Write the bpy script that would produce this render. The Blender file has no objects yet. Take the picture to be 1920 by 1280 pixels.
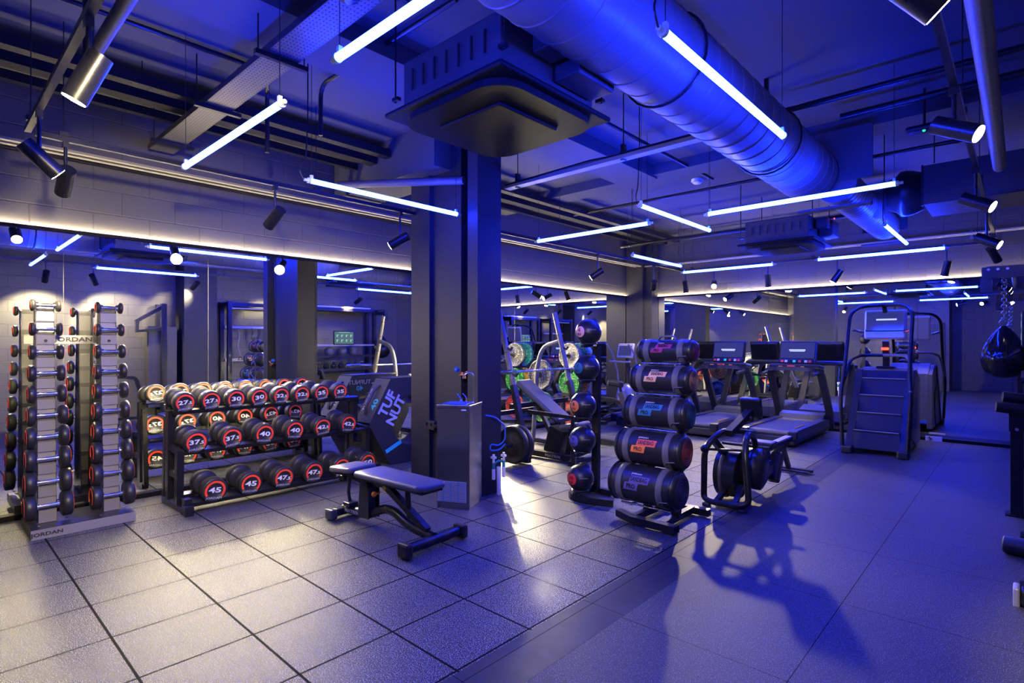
import bpy, bmesh, math, random
from mathutils import Vector, Matrix, Euler
random.seed(7)
EXPO = 0.0
TUBE = 285.0
COVE = 205.0
SPOTS = 1.9
SC = bpy.context.scene
COL = SC.collection
PI = math.pi

# ---------------------------------------------------------------- camera, world, exposure
cam_data = bpy.data.cameras.new('camera')
cam_data.sensor_width = 36.0
cam_data.lens = 1035.5 / 1920 * 36.0
cam_data.shift_y = 3.0 / 1920
cam_data.clip_start = 0.05
cam = bpy.data.objects.new('camera', cam_data)
cam.location = (0, 0, 1.47)
cam.rotation_euler = (PI / 2, 0, math.radians(42.75))
COL.objects.link(cam)
SC.camera = cam

world = bpy.data.worlds.new('world')
SC.world = world
world.use_nodes = True
world.node_tree.nodes['Background'].inputs[0].default_value = (0.0, 0.0, 0.0, 1)
world.node_tree.nodes['Background'].inputs[1].default_value = 0.0

SC.view_settings.view_transform = 'Standard'
SC.view_settings.look = 'None'
SC.view_settings.gamma = 1
SC.view_settings.exposure = EXPO
try:
    SC.cycles.use_guiding = True
    SC.cycles.guiding_training_samples = 64
    SC.cycles.max_bounces = 10
    SC.cycles.glossy_bounces = 6
    SC.cycles.diffuse_bounces = 4
    SC.cycles.sample_clamp_indirect = 0.0
except Exception:
    pass

BLUE = (0.006, 0.022, 1.0)          # the blue tubes
WARM = (1.0, 0.82, 0.44)           # the warm spots and the cove strip

# ---------------------------------------------------------------- materials
def nt(name):
    m = bpy.data.materials.new(name); m.use_nodes = True
    return m, m.node_tree, m.node_tree.nodes['Principled BSDF']

def mat(name, col, rough=0.5, metal=0.0, noise=0.0, nscale=40, bump=0.0, emit=None, es=0.0, spec=0.5):
    m, t, b = nt(name)
    b.inputs['Base Color'].default_value = (*col, 1)
    b.inputs['Roughness'].default_value = rough
    b.inputs['Metallic'].default_value = metal
    b.inputs['Specular IOR Level'].default_value = spec
    if emit:
        b.inputs['Emission Color'].default_value = (*emit, 1)
        b.inputs['Emission Strength'].default_value = es
    if noise or bump:
        tc = t.nodes.new('ShaderNodeTexCoord')
        n = t.nodes.new('ShaderNodeTexNoise'); n.inputs['Scale'].default_value = nscale; n.inputs['Detail'].default_value = 4
        t.links.new(tc.outputs['Object'], n.inputs['Vector'])
        if noise:
            r = t.nodes.new('ShaderNodeMapRange')
            r.inputs['To Min'].default_value = max(0, rough - noise); r.inputs['To Max'].default_value = min(1, rough + noise)
            t.links.new(n.outputs['Fac'], r.inputs['Value']); t.links.new(r.outputs[0], b.inputs['Roughness'])
        if bump:
            bp = t.nodes.new('ShaderNodeBump'); bp.inputs['Strength'].default_value = bump; bp.inputs['Distance'].default_value = 0.004
            t.links.new(n.outputs['Fac'], bp.inputs['Height']); t.links.new(bp.outputs[0], b.inputs['Normal'])
    return m

def emis(name, col, s):
    m = bpy.data.materials.new(name); m.use_nodes = True
    t = m.node_tree; t.nodes.clear()
    e = t.nodes.new('ShaderNodeEmission'); e.inputs[0].default_value = (*col, 1); e.inputs[1].default_value = s
    o = t.nodes.new('ShaderNodeOutputMaterial'); t.links.new(e.outputs[0], o.inputs[0])
    return m

def block_mat(name, axis, col, mortar, bw=0.44, bh=0.215, z0=0.0):
    """painted blockwork: axis 0 for a wall along Y, 1 for a wall along X"""
    m, t, b = nt(name)
    N, L = t.nodes, t.links
    g = N.new('ShaderNodeNewGeometry'); s = N.new('ShaderNodeSeparateXYZ'); c = N.new('ShaderNodeCombineXYZ')
    L.new(g.outputs['Position'], s.inputs[0])
    L.new(s.outputs[1 - axis if axis == 0 else 0], c.inputs[0])
    ad = N.new('ShaderNodeMath'); ad.operation = 'ADD'; ad.inputs[1].default_value = -z0
    L.new(s.outputs[2], ad.inputs[0]); L.new(ad.outputs[0], c.inputs[1])
    br = N.new('ShaderNodeTexBrick'); br.offset = 0.5
    br.inputs['Scale'].default_value = 1.0; br.inputs['Brick Width'].default_value = bw; br.inputs['Row Height'].default_value = bh
    br.inputs['Mortar Size'].default_value = 0.006; br.inputs['Mortar Smooth'].default_value = 0.3
    br.inputs['Color1'].default_value = (*col, 1); br.inputs['Color2'].default_value = tuple(x * 0.9 for x in col) + (1,)
    br.inputs['Mortar'].default_value = (*mortar, 1)
    L.new(c.outputs[0], br.inputs['Vector']); L.new(br.outputs['Color'], b.inputs['Base Color'])
    n = N.new('ShaderNodeTexNoise'); n.inputs['Scale'].default_value = 60; n.inputs['Detail'].default_value = 6
    L.new(g.outputs['Position'], n.inputs['Vector'])
    mx = N.new('ShaderNodeMath'); mx.operation = 'MULTIPLY_ADD'; mx.inputs[1].default_value = -1.0
    L.new(br.outputs['Fac'], mx.inputs[0]); 
    m2 = N.new('ShaderNodeMath'); m2.operation = 'MULTIPLY'; m2.inputs[1].default_value = 0.25
    L.new(n.outputs['Fac'], m2.inputs[0]); L.new(m2.outputs[0], mx.inputs[2])
    bp = N.new('ShaderNodeBump'); bp.inputs['Strength'].default_value = 0.7; bp.inputs['Distance'].default_value = 0.006
    L.new(mx.outputs[0], bp.inputs['Height']); L.new(bp.outputs[0], b.inputs['Normal'])
    b.inputs['Roughness'].default_value = 0.6
    return m

def rubber_mat(name, base, fleck, thr, scale, tile, x0, y0, gap, rough=0.58, groove=(0.006, 0.006, 0.008), sheen=0.45):
    """recycled rubber tiles: dark crumb with pale flecks, square tiles with dark joints"""
    m, t, b = nt(name)
    N, L = t.nodes, t.links
    g = N.new('ShaderNodeNewGeometry')
    n = N.new('ShaderNodeTexNoise'); n.inputs['Scale'].default_value = scale; n.inputs['Detail'].default_value = 2.5; n.inputs['Roughness'].default_value = 0.6
    L.new(g.outputs['Position'], n.inputs['Vector'])
    r = N.new('ShaderNodeMapRange'); r.inputs['From Min'].default_value = thr - 0.03; r.inputs['From Max'].default_value = thr + 0.05
    L.new(n.outputs['Fac'], r.inputs['Value'])
    mx = N.new('ShaderNodeMix'); mx.data_type = 'RGBA'
    mx.inputs['A'].default_value = (*base, 1); mx.inputs['B'].default_value = (*fleck, 1)
    L.new(r.outputs[0], mx.inputs['Factor'])
    # slow wear variation
    n2 = N.new('ShaderNodeTexNoise'); n2.inputs['Scale'].default_value = 1.3; n2.inputs['Detail'].default_value = 5
    L.new(g.outputs['Position'], n2.inputs['Vector'])
    r2 = N.new('ShaderNodeMapRange'); r2.inputs['To Min'].default_value = 0.8; r2.inputs['To Max'].default_value = 1.2
    L.new(n2.outputs['Fac'], r2.inputs['Value'])
    vm = N.new('ShaderNodeVectorMath'); vm.operation = 'SCALE'
    L.new(mx.outputs['Result'], vm.inputs[0]); L.new(r2.outputs[0], vm.inputs['Scale'])
    s = N.new('ShaderNodeSeparateXYZ'); L.new(g.outputs['Position'], s.inputs[0])
    outs = []
    for k, o in ((0, x0), (1, y0)):
        a = N.new('ShaderNodeMath'); a.operation = 'SUBTRACT'; a.inputs[1].default_value = o; L.new(s.outputs[k], a.inputs[0])
        d = N.new('ShaderNodeMath'); d.operation = 'PINGPONG'; d.inputs[1].default_value = tile / 2; L.new(a.outputs[0], d.inputs[0])
        e = N.new('ShaderNodeMath'); e.operation = 'LESS_THAN'; e.inputs[1].default_value = gap / 2; L.new(d.outputs[0], e.inputs[0])
        outs.append(e)
    mm = N.new('ShaderNodeMath'); mm.operation = 'MAXIMUM'; L.new(outs[0].outputs[0], mm.inputs[0]); L.new(outs[1].outputs[0], mm.inputs[1])
    m3 = N.new('ShaderNodeMix'); m3.data_type = 'RGBA'; m3.inputs['B'].default_value = (*groove, 1)
    L.new(mm.outputs[0], m3.inputs['Factor']); L.new(vm.outputs[0], m3.inputs['A'])
    L.new(m3.outputs['Result'], b.inputs['Base Color'])
    h = N.new('ShaderNodeMath'); h.operation = 'MULTIPLY_ADD'; h.inputs[1].default_value = -3.0
    L.new(mm.outputs[0], h.inputs[0]); L.new(n.outputs['Fac'], h.inputs[2])
    bp = N.new('ShaderNodeBump'); bp.inputs['Strength'].default_value = 0.5; bp.inputs['Distance'].default_value = 0.002
    L.new(h.outputs[0], bp.inputs['Height']); L.new(bp.outputs[0], b.inputs['Normal'])
    b.inputs['Roughness'].default_value = rough
    sp = N.new('ShaderNodeMapRange'); sp.inputs['To Min'].default_value = sheen; sp.inputs['To Max'].default_value = 0.02
    L.new(mm.outputs[0], sp.inputs['Value']); L.new(sp.outputs[0], b.inputs['Specular IOR Level'])
    return m

def dots_mat(name, col, sc=28.0, rad=0.2, rough=0.35, metal=0.8):
    """metal with a grid of punched dark holes"""
    m, t, b = nt(name); N, L = t.nodes, t.links
    g = N.new('ShaderNodeTexCoord'); v = N.new('ShaderNodeTexVoronoi'); v.inputs['Scale'].default_value = sc; v.inputs['Randomness'].default_value = 0.0
    mp = N.new('ShaderNodeMapping'); mp.inputs['Scale'].default_value = (1, 1.6, 0.001)
    L.new(g.outputs['Object'], mp.inputs[0]); L.new(mp.outputs[0], v.inputs['Vector'])
    r = N.new('ShaderNodeMath'); r.operation = 'LESS_THAN'; r.inputs[1].default_value = rad
    L.new(v.outputs['Distance'], r.inputs[0])
    mx = N.new('ShaderNodeMix'); mx.data_type = 'RGBA'; mx.inputs['A'].default_value = (*col, 1); mx.inputs['B'].default_value = (0.004, 0.004, 0.005, 1)
    L.new(r.outputs[0], mx.inputs['Factor']); L.new(mx.outputs['Result'], b.inputs['Base Color'])
    b.inputs['Roughness'].default_value = rough; b.inputs['Metallic'].default_value = metal
    return m

def speck_mat(name, base, fleck, thr=0.56, scale=45):
    """coloured crumb-rubber of bumper plates"""
    m, t, b = nt(name); N, L = t.nodes, t.links
    g = N.new('ShaderNodeTexCoord'); n = N.new('ShaderNodeTexNoise'); n.inputs['Scale'].default_value = scale; n.inputs['Detail'].default_value = 2
    L.new(g.outputs['Object'], n.inputs['Vector'])
    r = N.new('ShaderNodeMath'); r.operation = 'GREATER_THAN'; r.inputs[1].default_value = thr; L.new(n.outputs['Fac'], r.inputs[0])
    mx = N.new('ShaderNodeMix'); mx.data_type = 'RGBA'; mx.inputs['A'].default_value = (*base, 1); mx.inputs['B'].default_value = (*fleck, 1)
    L.new(r.outputs[0], mx.inputs['Factor']); L.new(mx.outputs['Result'], b.inputs['Base Color']); b.inputs['Roughness'].default_value = 0.5
    return m

M = dict(
    black=mat('black_powder_coat', (0.009, 0.009, 0.011), 0.3, 0.0, 0.08, 60),
    graphite=mat('graphite_metal', (0.035, 0.035, 0.038), 0.35, 0.3, 0.06),
    grey_metal=mat('grey_metal', (0.17, 0.165, 0.16), 0.45, 0.2, 0.08),
    silver=mat('silver_paint', (0.5, 0.5, 0.5), 0.32, 0.6, 0.06),
    chrome=mat('chrome', (0.8, 0.8, 0.8), 0.12, 1.0, 0.05),
    steel=mat('brushed_stainless', (0.36, 0.35, 0.335), 0.27, 1.0),
    rubber=mat('black_rubber', (0.012, 0.012, 0.012), 0.5, 0, 0.1, 50, 0.15),
    head=mat('dumbbell_rubber', (0.02, 0.02, 0.021), 0.42, 0, 0.08, 50),
    red=mat('red_ring', (0.95, 0.07, 0.03), 0.4),
    white=mat('white_print', (0.8, 0.8, 0.8), 0.5),
    grey_print=mat('grey_print', (0.35, 0.35, 0.36), 0.5),
    dark_print=mat('dark_print', (0.02, 0.02, 0.02), 0.5),
    vinyl=mat('grey_vinyl', (0.10, 0.10, 0.103), 0.5, 0, 0.08, 90, 0.1),
    vinyl_black=mat('black_vinyl', (0.012, 0.012, 0.014), 0.38, 0, 0.08, 70, 0.12),
    gloss=mat('glossy_black_vinyl', (0.008, 0.008, 0.01), 0.1, 0, 0.04, 12, 0.5),
    plastic=mat('dark_plastic', (0.014, 0.014, 0.017), 0.26),
    grey_plastic=mat('grey_plastic', (0.07, 0.07, 0.075), 0.33),
    screen=mat('console_glass', (0.02, 0.02, 0.05), 0.08, 0, emit=(0.10, 0.12, 0.35), es=0.25),
    belt=mat('running_belt', (0.13, 0.13, 0.13), 0.6, 0, 0.1, 120, 0.3),
    yellow=mat('amber_strip', (0.8, 0.42, 0.03), 0.4),
    orange=mat('orange_knob', (0.85, 0.3, 0.04), 0.4),
    cyan=mat('cyan_print', (0.02, 0.42, 0.55), 0.5),
    teal=mat('teal_plastic', (0.02, 0.25, 0.25), 0.35),
    blue_hose=mat('blue_hose', (0.02, 0.12, 0.6), 0.3),
    canvas=mat('dark_canvas', (0.016, 0.016, 0.02), 0.55, 0, 0.05, 9, 0.9),
    canvas_grey=mat('grey_canvas', (0.035, 0.035, 0.038), 0.6, 0, 0.05, 30, 0.4),
    strap=mat('grey_webbing', (0.10, 0.10, 0.107), 0.55, 0, 0.05, 150, 0.3),
    paint=mat('dark_paint', (0.04, 0.04, 0.043), 0.55, 0, 0.05, 20, 0.1),
    ceiling=mat('ceiling_paint', (0.075, 0.078, 0.086), 0.8, 0, 0.05, 8, 0.25, spec=0.15),
    column=mat('column_paint', (0.026, 0.026, 0.031), 0.6, 0, 0.05, 8, spec=0.25),
    duct=mat('duct_paint', (0.11, 0.112, 0.118), 0.42),
    dark=mat('dark_housing', (0.006, 0.006, 0.008), 0.6, spec=0.15),
    socket=mat('dark_socket', (0.03, 0.03, 0.03), 0.3),
    mirror=mat('mirror_glass', (0.86, 0.88, 0.87), 0.0, 1.0),
    seam=mat('mirror_edge', (0.5, 0.55, 0.55), 0.2, 0.6),
    copper=mat('copper', (0.75, 0.35, 0.2), 0.25, 1.0),
    tube_glow=emis('blue_tube_glow', BLUE, TUBE),
    tube_cap=mat('clear_cap', (0.5, 0.6, 0.6), 0.2, 0.1),
    lens=emis('warm_lens', (1.0, 0.82, 0.55), 60.0),
    cove=emis('cove_led', (1.0, 0.80, 0.50), COVE),
    indicator=emis('red_indicator', (1.0, 0.04, 0.02), 6.0),
    green_led=emis('green_indicator', (0.02, 1.0, 0.3), 2.0),
    sign=emis('exit_sign_green', (0.02, 0.9, 0.3), 3.0),
)

# ---------------------------------------------------------------- mesh helpers
def ortho(d):
    d = Vector(d).normalized()
    a = Vector((0, 0, 1)) if abs(d.z) < 0.9 else Vector((1, 0, 0))
    u = d.cross(a).normalized(); v = d.cross(u).normalized()
    return u, v

class MB:
    def __init__(s):
        s.v = []; s.f = []; s.sm = []
    def add(s, vs, fs, smooth=False):
        o = len(s.v); s.v += [tuple(x) for x in vs]
        s.f += [tuple(i + o for i in f) for f in fs]; s.sm += [smooth] * len(fs)
        return s
    def box(s, c, size, rot=None, bev=0.0):
        c = Vector(c); hx, hy, hz = size[0] / 2, size[1] / 2, size[2] / 2
        R = Euler(rot).to_matrix() if rot else Matrix.Identity(3)
        if bev <= 0:
            vs = [c + R @ Vector((sx * hx, sy * hy, sz * hz)) for sx in (-1, 1) for sy in (-1, 1) for sz in (-1, 1)]
            return s.add(vs, [(0, 1, 3, 2), (4, 6, 7, 5), (0, 4, 5, 1), (2, 3, 7, 6), (0, 2, 6, 4), (1, 5, 7, 3)])
        b = min(bev, hx * .95, hy * .95, hz * .95)
        bm = bmesh.new(); bmesh.ops.create_cube(bm, size=1)
        for v in bm.verts: v.co = Vector((v.co.x * size[0], v.co.y * size[1], v.co.z * size[2]))
        bmesh.ops.bevel(bm, geom=bm.edges[:], offset=b, segments=2, affect='EDGES', profile=0.5)
        bm.verts.index_update()
        vs = [c + R @ v.co for v in bm.verts]; fs = [[v.index for v in f.verts] for f in bm.faces]
        bm.free()
        return s.add(vs, fs, False)
    def cyl(s, p0, p1, r, r1=None, n=16, caps=True, smooth=True):
        p0, p1 = Vector(p0), Vector(p1); r1 = r if r1 is None else r1
        u, v = ortho(p1 - p0); vs = []
        for p, q in ((p0, r), (p1, r1)):
            for k in range(n):
                a = 2 * PI * k / n; vs.append(p + u * math.cos(a) * q + v * math.sin(a) * q)
        fs = [(k, (k + 1) % n, n + (k + 1) % n, n + k) for k in range(n)]
        s.add(vs, fs, smooth)
        if caps:
            s.add(vs[:n][::-1], [tuple(range(n))]); s.add(vs[n:], [tuple(range(n))])
        return s
    def lathe(s, prof, o=(0, 0, 0), axis=(0, 0, 1), n=24, smooth=True):
        """prof: (radius, height along axis)"""
        o = Vector(o); ax = Vector(axis).normalized(); u, v = ortho(ax); vs = []
        for r, h in prof:
            for k in range(n):
                a = 2 * PI * k / n; vs.append(o + ax * h + (u * math.cos(a) + v * math.sin(a)) * r)
        fs = []
        for i in range(len(prof) - 1):
            for k in range(n):
                fs.append((i * n + k, i * n + (k + 1) % n, (i + 1) * n + (k + 1) % n, (i + 1) * n + k))
        s.add(vs, fs, smooth)
        if prof[0][0] > 1e-5: s.add(vs[:n][::-1], [tuple(range(n))])
        if prof[-1][0] > 1e-5: s.add(vs[-n:], [tuple(range(n))])
        return s
    def sphere(s, c, r, n=20, sq=(1, 1, 1)):
        c = Vector(c); vs = []; m = n // 2
        for i in range(m + 1):
            th = PI * i / m
            for k in range(n):
                a = 2 * PI * k / n
                vs.append(c + Vector((math.sin(th) * math.cos(a) * sq[0], math.sin(th) * math.sin(a) * sq[1], math.cos(th) * sq[2])) * r)
        fs = [(i * n + k, (i + 1) * n + k, (i + 1) * n + (k + 1) % n, i * n + (k + 1) % n) for i in range(m) for k in range(n)]
        return s.add(vs, fs, True)
    def tube(s, pts, r, n=10, fil=0.0, closed=False, flat=None, seg=6):
        """sweep a round (or flat=(w,h) rectangular) section along pts, rounding corners by fil"""
        P = [Vector(p) for p in pts]
        if fil > 0:
            Q = []; L = len(P)
            for i, p in enumerate(P):
                if not closed and i in (0, L - 1): Q.append(p); continue
                a, b = P[i - 1], P[(i + 1) % L]
                da, db = (a - p), (b - p); f = min(fil, da.length * .49, db.length * .49)
                A = p + da.normalized() * f; B = p + db.normalized() * f
                for k in range(seg + 1):
                    t = k / seg; Q.append((1 - t) ** 2 * A + 2 * t * (1 - t) * p + t * t * B)
            P = Q
        L = len(P); T = []
        for i in range(L):
            if closed: d = P[(i + 1) % L] - P[i - 1]
            elif i == 0: d = P[1] - P[0]
            elif i == L - 1: d = P[-1] - P[-2]
            else: d = (P[i + 1] - P[i]).normalized() + (P[i] - P[i - 1]).normalized()
            T.append(d.normalized())
        u, v = ortho(T[0]); rings = []
        for i in range(L):
            if i:
                ax = T[i - 1].cross(T[i])
                if ax.length > 1e-6:
                    R = Matrix.Rotation(T[i - 1].angle(T[i]), 3, ax.normalized()); u = R @ u; v = R @ v
            if flat:
                w, h = flat[0] / 2, flat[1] / 2
                rings.append([P[i] + u * a * w + v * b * h for a, b in ((-1, -1), (1, -1), (1, 1), (-1, 1))])
            else:
                rr = r[i] if isinstance(r, (list, tuple)) else r
                rings.append([P[i] + (u * math.cos(2 * PI * k / n) + v * math.sin(2 * PI * k / n)) * rr for k in range(n)])
        m = 4 if flat else n
        vs = [x for g in rings for x in g]; fs = []
        for i in range(L - (0 if closed else 1)):
            j = (i + 1) % L
            for k in range(m): fs.append((i * m + k, i * m + (k + 1) % m, j * m + (k + 1) % m, j * m + k))
        s.add(vs, fs, not flat)
        if not closed:
            s.add(rings[0][::-1], [tuple(range(m))]); s.add(rings[-1], [tuple(range(m))])
        return s
    def prism(s, poly, o, ax_u, ax_v, depth, ax_w=None):
        """extrude a 2-D polygon (in plane ax_u, ax_v) by depth, centred on o"""
        o = Vector(o); u = Vector(ax_u); v = Vector(ax_v); w = Vector(ax_w) if ax_w else u.cross(v).normalized()
        a = [o + u * p[0] + v * p[1] - w * depth / 2 for p in poly]; b = [x + w * depth for x in a]; n = len(poly)
        s.add(a + b, [tuple(range(n))[::-1], tuple(range(n, 2 * n))] + [(i, (i + 1) % n, n + (i + 1) % n, n + i) for i in range(n)])
        return s
    def torus(s, c, R, r, axis=(0, 0, 1), n=28, m=8, a0=0.0, a1=2 * PI):
        u, v = ortho(axis); c = Vector(c); full = abs(a1 - a0 - 2 * PI) < 1e-4
        k = n if full else n + 1
        pts = [c + (u * math.cos(a0 + (a1 - a0) * i / n) + v * math.sin(a0 + (a1 - a0) * i / n)) * R for i in range(k)]
        return s.tube(pts, r, m, closed=full)
    def build(s, name, m, parent=None, loc=None, mw=None):
        me = bpy.data.meshes.new(name); me.from_pydata(s.v, [], s.f); me.update()
        bm = bmesh.new(); bm.from_mesh(me); bmesh.ops.recalc_face_normals(bm, faces=bm.faces); bm.to_mesh(me); bm.free()
        me.polygons.foreach_set('use_smooth', s.sm if len(s.sm) == len(me.polygons) else [False] * len(me.polygons))
        me.materials.append(M[m] if isinstance(m, str) else m)
        o = bpy.data.objects.new(name, me); COL.objects.link(o)
        if parent: o.parent = parent
        if mw is not None: o.matrix_local = mw
        elif loc is not None: o.location = loc
        return o

def tag(o, label=None, cat=None, group=None, kind=None):
    if label: o['label'] = label
    if cat: o['category'] = cat
    if group: o['group'] = group
    if kind: o['kind'] = kind
    return o

def thing(name, label, cat, loc=(0, 0, 0), rz=0.0, group=None, rot=None):
    o = bpy.data.objects.new(name, None); o.empty_display_size = 0.1; COL.objects.link(o)
    o.location = loc; o.rotation_euler = rot if rot else (0, 0, rz)
    return tag(o, label, cat, group)

def struct(name, mb, m):
    return tag(mb.build(name, m), kind='structure')

def dup(root, label, loc=None, rot=None, group=None):
    """copy a thing with its parts and sub-parts"""
    r = root.copy(); COL.objects.link(r); r['label'] = label
    if group: r['group'] = group
    if loc is not None: r.location = loc
    if rot is not None: r.rotation_euler = rot
    for ch in list(root.children):
        c = ch.copy(); COL.objects.link(c); c.parent = r
        for g in list(ch.children):
            d = g.copy(); COL.objects.link(d); d.parent = c
    return r

def frame(o, right, up):
    r = Vector(right).normalized(); u = Vector(up).normalized(); w = r.cross(u).normalized(); u = w.cross(r).normalized()
    return Matrix(((r.x, u.x, w.x, o[0]), (r.y, u.y, w.y, o[1]), (r.z, u.z, w.z, o[2]), (0, 0, 0, 1)))

_txt = {}
def text(name, s, size, m, parent, o, right, up, sx=1.0, ext=0.0012, shear=0.0, bold=0.0):
    key = (s, size, sx, ext, shear, m, bold)
    if key not in _txt:
        cu = bpy.data.curves.new('lettering', 'FONT'); cu.body = s; cu.size = size; cu.extrude = ext; cu.shear = shear; cu.offset = bold
        cu.align_x = 'CENTER'; cu.align_y = 'CENTER'; cu.resolution_u = 2
        ob = bpy.data.objects.new('lettering', cu); COL.objects.link(ob)
        bpy.context.view_layer.update()
        me = bpy.data.meshes.new_from_object(ob.evaluated_get(bpy.context.evaluated_depsgraph_get()))
        bpy.data.objects.remove(ob); bpy.data.curves.remove(cu)
        for v in me.vertices: v.co.x *= sx
        me.materials.clear(); me.materials.append(M[m]); _txt[key] = me
    t = bpy.data.objects.new(name, _txt[key]); COL.objects.link(t); t.parent = parent
    t.matrix_local = frame(o, right, up)
    return t

# ---------------------------------------------------------------- the setting
LX, RY = -6.17, 10.6                 # planes of the left and right mirrors
WX, CEIL = 0.62, 3.66                # wall beyond the frame on the right, ceiling height
ZL, ZR = 2.44, 2.42                  # tops of the mirrors

M['block_y'] = block_mat('blockwork_left', 0, (0.075, 0.073, 0.07), (0.05, 0.05, 0.05), z0=2.44)
M['block_x'] = block_mat('blockwork_far', 1, (0.075, 0.073, 0.07), (0.05, 0.05, 0.05), z0=2.42)
M['tiles'] = rubber_mat('speckled_rubber_tiles', (0.010, 0.010, 0.012), (0.72, 0.71, 0.68), 0.592, 215, 0.493, -4.33, 1.16, 0.012)
M['mats'] = rubber_mat('fine_speckled_rubber_mats', (0.022, 0.022, 0.025), (0.36, 0.35, 0.36), 0.615, 200, 0.985, -0.75, 3.56, 0.004)
M['strip'] = rubber_mat('smooth_vinyl_strip', (0.030, 0.030, 0.034), (0.038, 0.038, 0.042), 0.5, 3, 0.985, -1.585 - 0.2, 2.6, 0.004, 0.5, sheen=0.25)

b = MB().box((-4.15, 5.0, -0.02), (4.6, 12.4, 0.04)); struct('floor', b, 'tiles').name = 'floor'
b = MB().box((-1.715, 5.0, -0.0195), (0.27, 12.4, 0.04)); struct('floor', b, 'strip')
b = MB().box((-0.29, 5.0, -0.02), (2.58, 12.4, 0.04)); struct('floor', b, 'mats')
b = MB().box((-2.9, 5.0, CEIL + 0.05), (8.0, 12.6, 0.1)); struct('ceiling', b, 'ceiling')
# left wall and far wall stand flush behind the mirrors
b = MB().box((LX - 0.06, 5.0, CEIL / 2), (0.1, 12.4, CEIL)); struct('wall_left', b, 'block_y')
b = MB().box((-2.9, RY + 0.07, CEIL / 2), (7.6, 0.1, CEIL)); struct('wall_far', b, 'block_x')
b = MB().box((WX + 0.05, 5.0, CEIL / 2), (0.1, 12.4, CEIL)); struct('wall_right', b, 'block_y')
b = MB().box((-3.93, -0.10, CEIL / 2), (4.6, 0.1, CEIL)); struct('wall_back', b, 'block_x')
b = MB().box((-1.63 - 0.05 + 0.0, -0.60, CEIL / 2), (0.1, 0.9, CEIL)); struct('wall_alcove_side', b, 'paint')
b = MB().box((-0.5, -1.05, CEIL / 2), (2.4, 0.1, CEIL)); struct('wall_alcove', b, 'block_x')
# pilaster on the wall out of frame (seen in the mirrors)
b = MB().box((0.34, 4.0, CEIL / 2), (0.54, 0.62, CEIL)); struct('wall_pilaster', b, 'column')
# black floor-level plinths below the mirrors
b = MB().box((LX + 0.02, 5.0, 0.022), (0.05, 11.0, 0.045)); struct('baseboard_left', b, 'dark')
b = MB().box((-2.5, RY - 0.10, 0.022), (6.2, 0.20, 0.045)); struct('baseboard_far', b, 'dark')
# ledges with the warm strips on top of the mirrors
b = MB().box((LX + 0.005, 5.2, ZL + 0.006), (0.05, 10.6, 0.012)); struct('trim_1', b, 'dark')
b = MB().box((-2.7, RY - 0.005, ZR + 0.006), (6.6, 0.05, 0.012)); struct('trim_2', b, 'dark')
b = MB().box((LX + 0.027, 5.2, ZL + 0.012), (0.004, 10.6, 0.026)); struct('trim_3', b, 'dark')
b = MB().box((-2.7, RY - 0.026, ZR + 0.012), (6.6, 0.004, 0.026)); struct('trim_4', b, 'dark')
def strip(label, c, size):
    t = thing('led_strip', label, 'led strip', c)
    MB().box((0, 0, 0), size).build('glowing_diffuser', 'cove', t)
strip('warm glowing strip along the top of the left mirrors', (LX + 0.012, 5.2, ZL + 0.018), (0.012, 10.6, 0.008))
strip('warm glowing strip along the top of the far mirrors', (-2.7, RY - 0.008, ZR + 0.018), (6.6, 0.012, 0.008))

# mirrors: each panel can be lifted off its wall
LL = ['leftmost mirror panel, cut by the left edge of the picture beyond the tall dumbbell stand',
      'mirror panel directly behind the tall two-tower dumbbell stand',
      'mirror panel behind the left half of the three-tier dumbbell rack',
      'mirror panel behind the right half of the three-tier dumbbell rack',
      'mirror panel behind the padded hexagonal tyre',
      'mirror panel hidden mostly by the wide blue-lit column',
      'mirror panel just right of the column, behind the incline bench',
      'mirror panel between the incline bench and the ball stand',
      'last left-wall mirror panel before the corner column']
ys = [-0.05] + [0.886 + 1.171 * k for k in range(9)]
for i in range(9):
    y0, y1 = ys[i], ys[i + 1] if i < 8 else 10.24
    p = MB().box((LX - 0.005, (y0 + y1) / 2, (0.045 + ZL) / 2), (0.008, y1 - y0 - 0.003, ZL - 0.045)).build('mirror_panel', 'mirror')
    tag(p, LL[i], 'mirror', 'mirror panels on the left wall')
RL = ['first far-wall mirror panel, right beside the corner column',
      'far-wall mirror panel behind the middle treadmill console',
      'far-wall mirror panel behind the nearest treadmill console',
      'far-wall mirror panel behind the stair climber',
      'far-wall mirror panel right of the stair climber, reflecting the door',
      'rightmost far-wall mirror panel, behind the hanging teardrop bag']
xs = [-5.62, -4.52, -3.41, -2.31, -1.20, -0.10, 0.57]
for i in range(6):
    p = MB().box(((xs[i] + xs[i + 1]) / 2, RY + 0.012, (0.045 + ZR) / 2), (xs[i + 1] - xs[i] - 0.003, 0.008, ZR - 0.045)).build('mirror_panel', 'mirror')
    tag(p, RL[i], 'mirror', 'mirror panels on the far wall')

# the free-standing column: flat panel, recess, flange
c = MB().box((-4.705, 3.80, CEIL / 2), (0.31, 0.30, CEIL)).box((-4.33, 3.82, CEIL / 2), (0.46, 0.26, CEIL))
c.box((-4.02, 3.90, CEIL / 2), (0.17, 0.10, CEIL)).box((-3.87, 3.79, CEIL / 2), (0.14, 0.32, CEIL))
struct('column', c, 'column')
# corner column
c = MB().box((-5.97, 10.41, CEIL / 2), (0.38, 0.36, CEIL)).box((-5.70, 10.46, CEIL / 2), (0.16, 0.26, CEIL))
struct('corner_column', c, 'column')
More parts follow.
